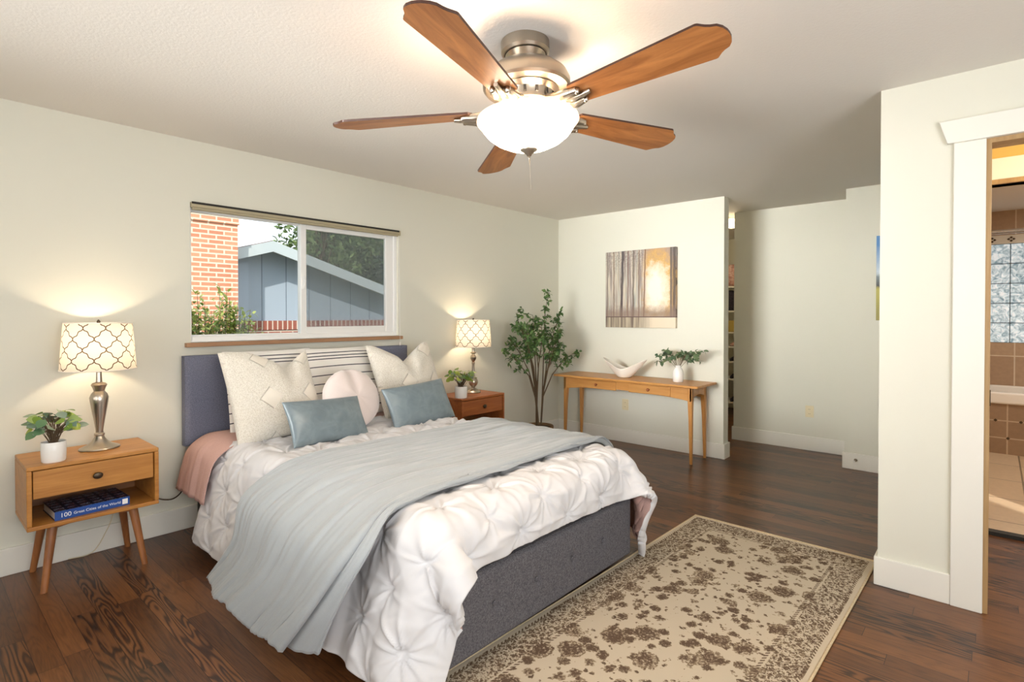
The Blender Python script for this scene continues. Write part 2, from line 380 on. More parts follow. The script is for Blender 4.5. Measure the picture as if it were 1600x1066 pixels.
mb = MB().box(XF, XF + 0.11, 0.985, 2.11, 0, H)
struct('wall_far', mb, 'wall_paint', 'pale recessed wall with one outlet beside the closet opening', 'wall')
struct('wall_corner', MB().box(XJ, 6.09, 0.3, 0.985, 0, H), 'wall_paint', 'pale wall jutting out beside the hall, with a door stop', 'wall')
mb = MB()   # wall with the doorway to the bath
mb.box(XN, XN + 0.12, 0.04, 0.43, 0, H).box(XN, XN + 0.12, -0.76, 0.04, 2.12, H).box(XN, XN + 0.12, -1.8, -0.76, 0, H).box(XN + 0.12, XJ, 0.30, 0.43, 0, H)
struct('wall_right', mb, 'wall_paint', 'pale wall end with the cased doorway to the bath', 'wall')
struct('wall_back', MB().box(-1.45, XN, -1.9, -1.8, 0, H), 'wall_paint', 'pale wall behind the camera', 'wall')
struct('wall_side', MB().box(-1.55, -1.45, -1.8, 3.95, 0, H), 'wall_paint', 'pale wall at the camera side of the bed', 'wall')
# closet walls
mb = MB().box(8.0, 8.1, 1.9, YW, 0, H).box(6.09, 8.1, 1.8, 1.9, 0, H)
struct('wall_closet', mb, 'wall_paint', 'plain wall at the back of the walk-in closet', 'wall')
# bath walls
BX = 4.43
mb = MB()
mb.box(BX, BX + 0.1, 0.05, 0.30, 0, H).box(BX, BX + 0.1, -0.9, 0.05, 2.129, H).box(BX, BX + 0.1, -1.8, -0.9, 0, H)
struct('wall_hall', mb, 'lamplit_paint', 'wall above the inner opening between vanity area and tub room', 'wall')
mb = MB()
gy0, gy1, gz0, gz1 = -0.86, 0.076, 1.048, 2.092
mb.box(7.75, 7.85, gy1, 0.3, 0, H).box(7.75, 7.85, -1.8, gy0, 0, H).box(7.75, 7.85, gy0, gy1, 0, gz0).box(7.75, 7.85, gy0, gy1, gz1, H).box(BX + .1, 7.85, 0.2, 0.3, 0, H).box(BX + .1, 7.85, -1.9, -1.8, 0, H)
struct('wall_bath', mb, 'wall_tile', 'tan stone tiled wall behind the bathtub', 'wall')
struct('floor_bath', MB().box(BX, 7.75, -1.8, 0.2, 0.0, 0.012), 'floor_tile', 'beige tile floor of the bath', 'floor')
struct('trim_5', MB().box(BX - 0.03, BX + 0.03, -0.9, 0.05, 0.0, 0.022), 'dark', 'dark threshold strip between plank floor and tile floor', 'threshold')
struct('trim_4', MB().box(BX - 0.012, BX, -0.9, 0.05, 2.157, 2.286).box(BX - 0.02, BX + 0.1, -0.9, 0.05, 2.129, 2.157, 1), ['trim_paint', 'jamb_wood'], 'cream header board over the inner bath opening', 'trim', bevel=0.003)
# baseboards
bh, bt = 0.14, 0.015
def baseb(name, boxes, label):
    mb = MB()
    for b in boxes: mb.box(*b)
    return struct(name, mb, 'trim_paint', label, 'baseboard', bevel=0.004)
baseb('baseboard_left', [(-1.45, XC, YW - bt, YW, 0, bh)], 'white baseboard under the window wall')
baseb('baseboard_center', [(XC - bt, XC, 1.885 - bt, YW - bt, 0, bh), (XC, XC + 0.115 + bt, 1.885 - bt, 1.885, 0, bh), (XC + .115, XC + 0.115 + bt, 1.885, 2.2, 0, bh)], 'white baseboard behind the console table')
baseb('baseboard_far', [(XF - bt, XF, 1.0, 2.11 + bt, 0, bh), (XF, XF + .11, 2.11, 2.11 + bt, 0, bh)], 'white baseboard of the recessed far wall')
baseb('baseboard_corner', [(XJ - bt, XJ, 0.43, 0.985 + bt, 0, bh), (XJ, XF, .985, .985 + bt, 0, bh)], 'white baseboard of the jutting wall beside the hall')
baseb('baseboard_right', [(XN - bt, XN, 0.149, 0.43 + bt, 0, bh), (XN, XJ, 0.43, 0.43 + bt, 0, bh)], 'white baseboard at the wall end by the doorway')
# doorway casing
ct = 0.018
mb = MB()
mb.box(XN - ct, XN, 0.036, 0.149, 0, 2.12).box(XN - ct, XN, -0.87, -0.756, 0, 2.12)
ny = 0.172
mb.prism([(ny, 2.12), (ny + 0.03, 2.225), (-0.93, 2.225), (-0.90, 2.12)], 0, XN - 0.03, XN)
dr = thing('door_1', (0, 0, 0), 'cream cased doorway opening to the bath', 'doorway'); dr['kind'] = 'structure'
mb.build('door_casing', 'trim_paint', dr, bevel=0.003)
MB().box(XN - 0.004, XN + 0.12, 0.018, 0.036, 0, 2.10).box(XN - 0.004, XN + 0.12, -0.756, -0.738, 0, 2.10).box(XN - .004, XN + 0.12, -0.756, 0.036, 2.10, 2.12).build('door_jamb', 'jamb_wood', dr)
MB().box(XN + 0.02, XN + 0.045, 0.0145, 0.018, 0.93, 1.0).build('strike_plate', 'bronze', dr)

# ------------------------------------------------------------------ window
win = thing('window_1', (0, 0, 0), 'white vinyl sliding window over the bed', 'window'); win['kind'] = 'structure'
y0, y1 = YW + 0.02, YW + 0.10
def frame(mb, x0, x1, z0, z1, wl, wr, wb, wt, ya, yb):
    mb.box(x0, x0 + wl, ya, yb, z0, z1).box(x1 - wr, x1, ya, yb, z0, z1).box(x0 + wl, x1 - wr, ya, yb, z0, z0 + wb).box(x0 + wl, x1 - wr, ya, yb, z1 - wt, z1); return mb
frame(MB(), wx0, wx1, wz0, wz1, .012, .03, .035, .03, y0, y1).build('window_frame', 'white_vinyl', win, bevel=0.004)
lp = frame(MB(), wx0 + .006, 2.02, wz0 + .03, wz1 - .03, .012, .05, .014, .02, y0 + .045, y0 + .07).build('window_sash', 'white_vinyl', win, bevel=0.003)
rs = frame(MB(), 1.965, wx1 - .03, wz0 + .03, wz1 - .03, .045, .075, .055, .045, y0 + .01, y0 + .042).build('window_sash', 'white_vinyl', win, bevel=0.004)
MB().box(1.235, 1.972, y0 + .055, y0 + .06, wz0 + .03, wz1 - .03).build('window_pane', 'pane', lp)
MB().box(2.0, wx1 - .1, y0 + .024, y0 + .029, wz0 + .07, wz1 - .07).build('window_pane', 'pane', rs)
MB().box(2.02, wx1 - .03, y0 + .072, y0 + .073, wz0 + .035, wz1 - .03).build('insect_screen', 'screen', win)
h = MB().box(1.976, 1.992, y0 - .012, y0 + .01, 1.53, 1.62).tube([(1.984, y0 - .012, 1.60), (1.984, y0 - .028, 1.585), (1.984, y0 - .012, 1.55)], .005).build('latch', 'white_vinyl', rs, bevel=.002)
MB().box(wx0 - 0.0, wx1, YW, y0 + .02, wz0 - .002, wz0 + .004).build('sill_liner', 'white_vinyl', win)
tag(MB().box(wx0 - .036, wx1 + .024, YW - .035, YW + 0.02, wz0 - .03, wz0 - .003).build('window_sill', 'sill_wood', bevel=.003), 'narrow brown wood sill under the sliding window', 'window sill', kind='structure')
bl = thing('roller_blind', (0, 0, 0), 'rolled-up khaki blind with headrail at the window top', 'blind')
MB().box(wx0 + .002, wx1 - .002, YW - .025, YW + .012, wz1 - .03, wz1).box(wx0 + .002, wx1 - .002, YW - .027, YW - .024, wz1 - .012, wz1 + .002, 1).build('headrail', ['khaki', 'dark'], bl, bevel=.002)
MB().tube([(wx0 + .01, YW - .008, wz1 - .036), (wx1 - .01, YW - .008, wz1 - .036)], .012, 12).build('fabric_roll', 'khaki', bl, angle=40)
MB().box(wx1 - .006, wx1 + .004, YW - .03, YW + .01, wz1 - .04, wz1).build('end_bracket', 'khaki', bl)
cd = tag(MB().tube([(wx1 - .012, YW - .022, wz1 - .04), (wx1 - .011, YW - .03, 1.6), (wx1 - .01, YW - .037, 1.16), (wx1 - .01, YW - .037, 1.115)], .0013, 6).build('blind_cord', 'white_vinyl'), 'thin white pull cord hanging at the window right side', 'cord')
MB().lathe([(.001, .03), (.006, .026), (.009, .008), (.008, 0), (.001, -.001)], 12, (wx1 - .01, YW - .037, 1.082)).build('tassel', 'matte_ceramic', cd, smooth=True)

# ------------------------------------------------------------------ outlets, door stop, small fittings
def outlet(name, pos, rotz, label):
    t = thing(name, pos, label, 'outlet', rotz)
    MB().box(-.0375, .0375, -.006, 0, -.0575, .0575).build('cover_plate', 'outlet', t, bevel=.002)
    for dz in (-.022, .022):
        s_ = MB().lathe([(.015, 0), (.015, .002), (.001, .002)], 16).build('socket', 'outlet', t, loc=(0, -.006, dz), rot=(PI / 2, 0, 0))
        MB().box(-.007, -.005, -.004, .004, .002, .0026).box(.005, .007, -.004, .004, .002, .0026).build('slot', 'dark', s_)
outlet('wall_outlet', (XC, 2.912, .398), -PI / 2, 'almond wall outlet under the console table')
outlet('wall_outlet', (XF, 1.371, .386), -PI / 2, 'almond wall outlet on the recessed far wall')
ds = thing('door_stop', (XJ - bt, .897, .085), 'spring door stop screwed to the white baseboard', 'door stop')
MB().lathe([(.014, 0), (.012, .006), (.005, .007), (.005, .06)], 12).build('spring', 'nickel', ds, rot=(0, -PI / 2, 0), smooth=True)
MB().lathe([(.008, .058), (.009, .066), (.004, .072), (.001, .073)], 12).build('rubber_tip', 'white_vinyl', ds, rot=(0, -PI / 2, 0), smooth=True)

# ------------------------------------------------------------------ bed collider, cloth
bx0, bx1, by0, by1, ztop = 1.245, 2.62, 1.475, 3.66, 0.565
def collide(P, off, taper=0.16, zt=ztop, footpad=0.0):
    """push points out of a rounded mattress block whose draped sides lean outward"""
    z = P[:, 2]; drop = np.clip((zt - z) / zt, 0, 1)
    cx = (bx0 + bx1) / 2; hx = (bx1 - bx0) / 2 + taper * drop + off
    y0_ = by0 - off - footpad; y1_ = by1 + 0.3
    r = 0.085
    # signed distance to the box with rounded edges
    ax = np.abs(P[:, 0] - cx) - (hx - r); ay = np.maximum(y0_ + r - P[:, 1], P[:, 1] - y1_ + r); az = z - (zt + off - r)
    q = np.stack([ax, ay, az], 1); qp = np.maximum(q, 0); L = np.linalg.norm(qp, axis=1)
    inside = np.minimum(q.max(1), 0); sd = L + inside - r
    n = np.zeros_like(P); big = L > 1e-6
    n[big] = qp[big] / L[big, None]
    k = np.where(~big)[0]
    if len(k): n[k, q[k].argmax(1)] = 1
    n[:, 0] *= np.sign(P[:, 0] - cx); n[:, 1] *= -1
    hit = sd < 0
    P[hit] -= n[hit] * sd[hit, None]
    return hit
def pbd(P, rs, rt, steps=170, iters=14, off=.03, bend=.12, seed=1):
    ns, nt = P.shape[:2]; X = P.reshape(-1, 3).copy(); V = np.zeros_like(X); idx = np.arange(ns * nt).reshape(ns, nt)
    cons = []
    def batch(a, b, rest, k): cons.append((a.ravel(), b.ravel(), rest, k))
    for p in (0, 1):
        batch(idx[p:-1:2, :], idx[p + 1::2, :][:len(idx[p:-1:2, :])], rs, 1.0); batch(idx[:, p:-1:2], idx[:, p + 1::2], rt, 1.0)
    dg = math.hypot(rs, rt)
    for p in (0, 1):
        for s_ in (0, 1):
            a = idx[p:-1:2, s_:-1:2]; b = idx[p + 1::2, s_ + 1::2][:a.shape[0], :a.shape[1]]; batch(a, b, dg, .25)
            a = idx[p:-1:2, s_ + 1::2]; b = idx[p + 1::2, s_:-1:2][:a.shape[0], :a.shape[1]]; batch(a[:, :b.shape[1]], b, dg, .25)
    for p in range(4):
        st = 3
        a = idx[p::4][:, :]; 
        k = min(len(idx[p::4]), len(idx[p + 2::4])); batch(idx[p::4][:k], idx[p + 2::4][:k], 2 * rs, bend)
        k = min(idx[:, p::4].shape[1], idx[:, p + 2::4].shape[1]); batch(idx[:, p::4][:, :k], idx[:, p + 2::4][:, :k], 2 * rt, bend)
    dt = 1 / 40
    for it in range(steps):
        V[:, 2] -= 5.0 * dt; V *= .93
        X0 = X.copy(); X = X + V * dt
        for _ in range(iters):
            for a, b, rest, k in cons:
                d = X[b] - X[a]; L = np.linalg.norm(d, axis=1) + 1e-9; c = (k * .5 * (L - rest) / L)[:, None] * d
                X[a] += c; X[b] -= c
        hit = collide(X, off); top = hit & (X[:, 2] > ztop + off - .02); X[top, :2] = .9 * X0[top, :2] + .1 * X[top, :2]; fl = X[:, 2] < .025; X[fl, 2] = .025
        V = (X - X0) / dt; V[hit | fl] *= .35
    return X.reshape(ns, nt, 3)
def upsample(P, k):
    def up(A, k):
        n = len(A); t = np.linspace(0, n - 1, (n - 1) * k + 1); i = np.clip(np.floor(t).astype(int), 0, n - 2); f = (t - i)[:, None, None]
        g = lambda j: A[np.clip(j, 0, n - 1)]
        p0, p1, p2, p3 = g(i - 1), g(i), g(i + 1), g(i + 2)
        return .5 * (2 * p1 + (p2 - p0) * f + (2 * p0 - 5 * p1 + 4 * p2 - p3) * f ** 2 + (3 * p1 - p0 - 3 * p2 + p3) * f ** 3)
    return np.swapaxes(up(np.swapaxes(up(P, k), 0, 1), k), 0, 1)
def normals(P):
    du = np.gradient(P, axis=0); dv = np.gradient(P, axis=1); n = np.cross(du, dv); n /= np.linalg.norm(n, axis=2, keepdims=True) + 1e-9; return n

def comforter():
    W, L = 2.33, 2.05; ns, nt = 48, 42
    s = np.linspace(0, W, ns); t = np.linspace(0, L, nt)
    Sx, Tt = np.meshgrid(s, t, indexing='ij')
    P = np.zeros((ns, nt, 3)); P[..., 0] = 1.245 - .50 + Sx; P[..., 1] = 3.33 - Tt + .02 * np.sin(Sx * 3) + .045 * Sx / W; P[..., 2] = .61
    P[..., 2] += .01 * smoothnoise(np.stack([Sx, Tt], -1), 9, 3)
    P = pbd(P, W / (ns - 1), L / (nt - 1), steps=150, iters=28)
    k = 8; Q = upsample(P, k); nu, nv = Q.shape[:2]
    Su, Tv = np.meshgrid(np.linspace(0, W, nu), np.linspace(0, L, nv), indexing='ij')
    # pin-tuck lattice with star pleats
    a = .25; disp = np.zeros((nu, nv)); rmin = np.full((nu, nv), 9.)
    r_ = np.random.default_rng(4)
    for i in range(-1, int(W / (a / 2)) + 2):
        for j in range(-1, int(L / a) + 2):
            cs = i * a / 2 * 1.25 + r_.normal() * .008; ct = (j + (i % 2) * .5) * a + r_.normal() * .008
            kk = r_.integers(3, 6); ph = r_.uniform(0, 6.28); pw = r_.uniform(.8, 1.25)
            dS, dT = Su - cs, Tv - ct; r = np.hypot(dS, dT)
            if r.min() > .3: continue
            th = np.arctan2(dT, dS); rmin = np.minimum(rmin, r)
            ridge = np.abs(np.cos(kk * th + ph + .5 * np.sin(9 * r + ph))) ** 7 * (.7 + .3 * np.cos(2 * th + ph))
            disp += .026 * pw * ridge * np.exp(-r / .075) * (1 - np.exp(-(r / .014) ** 2))
            disp -= .010 * np.exp(-(r / .022) ** 2)
    disp += .018 * (1 - np.exp(-(rmin / .07) ** 2))
    ST = np.stack([Su, Tv], -1)
    disp += .0022 * np.abs(smoothnoise(ST, 48, 9, 9)) * np.clip(rmin / .1, .2, 1) + .002 * smoothnoise(ST, 22, 5)
    N = normals(Q); 
    if N[nu // 2, nv // 2, 2] < 0: N = -N
    under = 1 / (1 + np.exp(-(Q[..., 1] - 1.75) / .025)) * 1 / (1 + np.exp((Q[..., 1] - 2.44) / .025))
    edge = np.minimum(np.minimum(Su, W - Su), np.minimum(Tv, L - Tv)); puff = np.clip(edge / .05, 0, 1)
    disp *= (1 - .75 * under) * (.35 + .65 * puff)
    # flat above the mattress head where pillows sit
    Q = Q + N * disp[..., None]
    o = MB().grid(Q).build('comforter', ['comforter', 'pink', 'comforter'], smooth=True, fix=False)
    me = o.data
    if me.polygons[len(me.polygons) // 2].normal.z < 0: me.flip_normals()
    md = o.modifiers.new('thick', 'SOLIDIFY'); md.thickness = .034; md.offset = -1; md.material_offset = 1; md.material_offset_rim = 2; md.use_even_offset = False
    tag(o, 'white pintuck comforter draped over the bed', 'comforter')
    return Q
comforter()

def catmull(pts, n):
    pts = np.array(pts, float); d = np.r_[0, np.cumsum(np.linalg.norm(np.diff(pts, axis=0), axis=1))]; t = np.linspace(0, d[-1], n)
    m = np.gradient(pts, d, axis=0); i = np.clip(np.searchsorted(d, t, 'right') - 1, 0, len(d) - 2); h = (d[i + 1] - d[i])[:, None]; f = ((t - d[i])[:, None]) / h
    return (2 * f ** 3 - 3 * f ** 2 + 1) * pts[i] + (f ** 3 - 2 * f ** 2 + f) * h * m[i] + (-2 * f ** 3 + 3 * f ** 2) * pts[i + 1] + (f ** 3 - f ** 2) * h * m[i + 1]
def blanket():
    # key columns, from the pillow-side edge to the foot-side edge and the layer folded under it
    def col(yt, yr, ys, ym, yb, xs, xm, xb, zb, zt=.648):
        return [(2.93, yr, .26), (2.875, yr, .42), (2.80, yr, .54), (2.70, yr, .612), (2.55, yr, zt - .008), (2.25, yr * .6 + yt * .4, zt), (1.95, yt, zt), (1.6, yt, zt), (1.33, yt * .9 + ys * .1, zt - .006), (1.19, yt * .6 + ys * .4, .612), (xs, ys, .50), (xm, ym, .32), (xb, yb, zb)]
    keys = [(0.0, col(2.49, 2.50, 2.57, 2.55, 2.68, 1.04, .985, .925, .13)),
            (0.25, col(2.29, 2.30, 2.36, 2.37, 2.50, 1.035, .97, .89, .145)),
            (0.5, col(2.09, 2.10, 2.13, 2.17, 2.30, 1.03, .955, .88, .14)),
            (0.75, col(1.88, 1.90, 1.90, 1.96, 2.10, 1.025, .95, .885, .135)),
            (1.0, col(1.68, 1.70, 1.67, 1.76, 1.90, 1.025, .94, .895, .13)),
            (1.05, col(1.69, 1.71, 1.68, 1.81, 1.96, 1.045, .965, .925, .14, .640)),
            (1.22, col(1.665, 1.69, 1.61, 1.69, 1.77, 1.055, .99, .965, .15, .632))]
    K = np.array([catmull(k[1], 200) for k in keys]); us = np.array([k[0] for k in keys])
    nu = 230; u = np.linspace(0, us[-1], nu); P = np.zeros((nu, 200, 3))
    for j in range(200):
        for c in range(3): P[:, j, c] = np.interp(u, us, K[:, j, c])
    # soften the key seams away from the fold
    for _ in range(14):
        Q = P.copy(); Q[1:-1] = .25 * P[:-2] + .5 * P[1:-1] + .25 * P[2:]
        w_ = (np.abs(u - 1.02) > .10)[:, None, None]; P = np.where(w_, Q, P)
    v = np.linspace(0, 1, 200); U, Vv = np.meshgrid(u, v, indexing='ij')
    side = np.clip((Vv - .70) / .3, 0, 1); N = normals(P)
    if N[40, 90, 2] < 0: N = -N
    # long soft wrinkles running across the bed, fanning out on the hanging side
    A = np.stack([U * 1.0 + .22 * Vv, Vv * .16], -1)
    d = .0045 * smoothnoise(A, 60, 2, 9) + .0022 * smoothnoise(np.stack([U + .35 * Vv, Vv * .25], -1), 130, 5, 9)
    wrk = .0035 * np.maximum(0, smoothnoise(np.stack([U * .8 + .1 * Vv, Vv * .5], -1), 70, 8, 7)) ** 2
    topw = np.clip(1 - side * 2, 0, 1)
    d = d * (.9 + .2 * topw) + wrk * topw
    d += side ** 1.2 * .012 * smoothnoise(np.stack([U, Vv * .3], -1), 17, 12, 6)
    P = P + N * (d + .006)[..., None]
    P[..., 2] += side ** 4 * .012 * np.sin(U * 14 + 1)
    o = MB().grid(P).build('coverlet', 'blanket', smooth=True, fix=False)
    if o.data.polygons[20 * 199 + 90].normal.z < 0: o.data.flip_normals()
    md = o.modifiers.new('thick', 'SOLIDIFY'); md.thickness = .009; md.offset = 1; md.use_even_offset = False
    tag(o, 'pale seafoam grey coverlet laid across the middle of the bed', 'blanket')
blanket()
def pink_sheet():
    ns, nt = 110, 40; P = np.zeros((ns, nt, 3))
    path = catmull([(1.10, 0, .30), (1.125, 0, .42), (1.165, 0, .53), (1.25, 0, .592), (1.40, 0, .606), (2.0, 0, .598), (2.52, 0, .594), (2.66, 0, .575), (2.73, 0, .50), (2.77, 0, .36)], ns)
    for j, y in enumerate(np.linspace(3.66, 3.22, nt)):
        P[:, j] = path; P[:, j, 1] = y
    U, Vv = np.meshgrid(np.linspace(0, 1, ns), np.linspace(0, 1, nt), indexing='ij')
    lft = np.clip(1 - U / .35, 0, 1)
    P[..., 2] += lft * (.055 * np.exp(-((Vv - .45) / .35) ** 2)) * np.clip(U / .1, 0, 1) - (1 - lft) * .012
    N = normals(P)
    if N[55, 20, 2] < 0: N = -N
    P += N * (.006 * lft * smoothnoise(np.stack([U * .5, Vv], -1), 26, 3) + .005 * lft * np.abs(smoothnoise(np.stack([U * .3, Vv], -1), 50, 6)))[..., None]
    o = MB().grid(P).build('bed_sheet', 'pink', smooth=True, fix=False)
    md = o.modifiers.new('thick', 'SOLIDIFY'); md.thickness = .006
    tag(o, 'dusty pink sheet bunched out beside the headboard', 'sheet')
pink_sheet()

# ------------------------------------------------------------------ bed frame
bed = thing("bed", (1.96, 2.6, 0), 'charcoal upholstered bed frame with button tufted foot panel', 'bed')
def rel(mb, o=bed):
    c = o.location; mb.v = [(x - c[0], y - c[1], z - c[2]) for x, y, z in mb.v]; return mb
def rounded_panel(x0, x1, z0, z1, yf, yb, tufts, seams=(), nx=120, nz=60, depth=.010):
    xs = np.linspace(x0, x1, nx); zs = np.linspace(z0, z1, nz); X, Z = np.meshgrid(xs, zs, indexing='ij')
    e = np.minimum(np.minimum(X - x0, x1 - X), np.minimum(Z - z0, z1 - Z)); rr = .025
    b = np.where(e < rr, rr - np.sqrt(np.maximum(0, rr ** 2 - (rr - e) ** 2)), 0)
    Y = yf + b
    for (tx, tz) in tufts: Y = Y + depth * np.exp(-((X - tx) ** 2 + (Z - tz) ** 2) / .022 ** 2) + .004 * np.exp(-((X - tx) / .006) ** 2) * np.exp(-np.abs(Z - tz) / .06)
    for (ax, val) in seams:
        Y = Y + .004 * np.exp(-(((X if ax == 'x' else Z) - val) / .006) ** 2)
    mb = MB().grid(np.stack([X, Y, Z], -1))
    mb.box(x0, x1, yf + .02, yb, z0, z1); return mb
hb = rel(rounded_panel(1.16, 2.845, .53, 1.085, 3.69, 3.765, [], [('z', .80), ('x', 1.72), ('x', 2.28)])).build('headboard', 'head_fabric', bed, angle=50)
fx0, fx1 = 1.235, 2.60
btn = [2.324 - .262 * k for k in range(5)]
fb = rel(rounded_panel(fx0, fx1, .055, .36, 1.45, 1.50, [(x, .21) for x in btn], nx=240)).build('foot_panel', 'grey_fabric', bed, angle=50)
for x in btn:
    rel(MB().lathe([(.001, 0), (.008, .001), (.011, .004), (.009, .007)], 14).build('tuft_button', 'grey_fabric', fb, smooth=True, loc=(x - 1.96, 1.4545 - 2.6, .22), rot=(PI / 2, 0, 0)) and MB()) if False else MB().lathe([(.009, -.002), (.011, .001), (.008, .004), (.001, .005)], 14).build('tuft_button', 'grey_fabric', fb, smooth=True, loc=(x - 1.96, 1.458 - 2.6, .21), rot=(PI / 2, 0, 0))
for xa, xb in ((fx0, fx0 + .04), (fx1 - .04, fx1)):
    rel(MB().box(xa, xb, 1.50, 3.69, .055, .36)).build('side_rail', 'grey_fabric', bed, bevel=.012)
rel(MB().box(fx0 + .04, fx1 - .04, 1.50, 3.69, .17, .19)).build('slat_base', 'honey_dark', bed)
for xa in (1.24, 2.76):
    rel(MB().box(xa, xa + .05, 3.70, 3.75, 0, .54)).build('headboard_leg', 'dark', bed)
for xa in (fx0 + .06, fx1 - .10):
    for ya in (1.56, 3.55): rel(MB().box(xa, xa + .04, ya, ya + .04, 0, .06)).build('leg', 'dark', bed)
mm = MB().box(bx0 + .035, bx1 - .035, by0 + .03, 3.68, .192, ztop - .004).build('mattress', 'mattress', bevel=.04)
tag(mm, 'thick mattress hidden under the white comforter', 'mattress')

# ------------------------------------------------------------------ pillows
def pillow(name, w_, h_, th, mat, loc, tilt, rz, label, cat='pillow', dip=0., sag=.05, corner=1.0, seed=0, group=None, roll=0., lean=0):
    n = 56
    t = np.linspace(-1, 1, n); g = np.sign(t) * (1 - (1 - np.abs(t)) ** 1.25)
    U, V = np.meshgrid(g, g, indexing='ij')
    x = U * w_ / 2 * (1 - sag * (1 - V ** 2)); z = V * h_ / 2 * (1 - sag * (1 - U ** 2))
    if dip:
        top = np.clip((V + .1) / 1.1, 0, 1) ** 2; dp = np.maximum(0, 1 - np.abs(U - lean) / .85) ** 1.25
        z = z - dip * dp * top
    prof = ((1 - U ** 2).clip(0) ** .5 * (1 - V ** 2).clip(0) ** .5) ** .85
    P = np.stack([U, V], -1)
    nz = .05 * smoothnoise(P, 5, seed) + .02 * smoothnoise(P, 14, seed + 1)
    thk = th / 2 * prof * (1 + nz)
    cr = np.zeros_like(U)
    if dip: cr = -.55 * th * np.exp(-((U - lean) / .16) ** 2) * np.clip(V + .1, 0, 1) ** 1.5 * prof
    # short radiating creases at the corners
    for a, b in ((-1, -1), (1, -1), (-1, 1), (1, 1)):
        r = np.hypot(U - a, V - b); th_ = np.arctan2(V - b, U - a); cr = cr + .04 * th * np.exp(-r / .35) * np.cos(14 * th_ + seed) * prof
    F = np.stack([x, -(thk + cr), z], -1); B = np.stack([x, thk, z], -1)
    mb = MB().grid(F).grid(B, flip=True)
    o = mb.build(name, mat, smooth=True, fix=False)
    b = bmesh.new(); b.from_mesh(o.data); bmesh.ops.remove_doubles(b, verts=b.verts, dist=.0006); bmesh.ops.recalc_face_normals(b, faces=b.faces); b.to_mesh(o.data); b.free()
    o.location = loc; o.rotation_euler = Euler((-tilt, roll, rz), 'XYZ')
    tag(o, label, cat, group); return o
def pill_at(xc, yb, zb, h_, tilt): return (xc, yb + math.sin(tilt) * h_ / 2, zb + math.cos(tilt) * h_ / 2)
T = math.radians
pillow('striped_pillow', .58, .52, .12, 'stripes', pill_at(1.62, 3.47, .615, .50, T(14)), T(14), 0, 'striped linen sham at the left, mostly hidden behind the tufted cushion', sag=.03, seed=3)
pillow('striped_pillow', .60, .52, .12, 'stripes', pill_at(2.12, 3.43, .62, .50, T(18)), T(18), 0, 'striped linen sham in the middle against the headboard', sag=.03, seed=5)
p1 = pillow('tufted_cushion', .54, .58, .19, 'boucle', pill_at(1.515, 3.165, .61, .56, T(25)), T(25), T(0), 'large cream tufted cushion at the left end of the bed head', 'cushion', dip=.13, sag=.05, seed=1, roll=T(-2), lean=.38)
p2 = pillow('tufted_cushion', .57, .58, .19, 'boucle', pill_at(2.53, 3.17, .605, .56, T(25)), T(25), T(0), 'large cream tufted cushion at the right near the far nightstand', 'cushion', dip=.14, sag=.05, seed=8, roll=T(-1), lean=0)
pillow('satin_cushion', .53, .27, .11, 'satin', pill_at(1.665, 2.86, .612, .25, T(28)), T(28), T(8), 'slate blue satin lumbar cushion in front of the left tufted cushion', 'cushion', sag=.05, seed=12, roll=T(3))
pillow('satin_cushion', .54, .30, .12, 'satin', pill_at(2.385, 2.91, .605, .27, T(26)), T(26), T(2), 'slate blue satin lumbar cushion at the right beside the round one', 'cushion', sag=.05, seed=15, roll=T(-3))
def round_pillow():
    n = 64; m = 26; mb = MB(); P = np.zeros((n + 1, 2 * m + 1, 3))
    for i in range(n + 1):
        a = 2 * PI * i / n
        for j in range(2 * m + 1):
            f = PI * j / (2 * m); r = .20 * max(0.0, math.sin(f)) ** .72; y = -.075 * math.copysign(abs(math.cos(f)) ** .8, math.cos(f))
            x, z = r * math.cos(a), r * math.sin(a) * .97
            y += .028 * math.exp(-((x / .03) ** 2)) * max(0, z / .19) * (1 if y < 0 else 0)
            y -= .002 * math.sin(a * 9) * (r / .19)
            P[i, j] = (x, y, z)
    mb.grid(P); o = mb.build('round_cushion', 'blush', smooth=True, fix=False)
    b = bmesh.new(); b.from_mesh(o.data); bmesh.ops.remove_doubles(b, verts=b.verts, dist=.0005); bmesh.ops.recalc_face_normals(b, faces=b.faces); b.to_mesh(o.data); b.free()
    o.location = (1.935, 3.10, .80); o.rotation_euler = (T(-20), 0, T(4))
    tag(o, 'round blush plush cushion in the middle of the bed', 'cushion')
round_pillow()

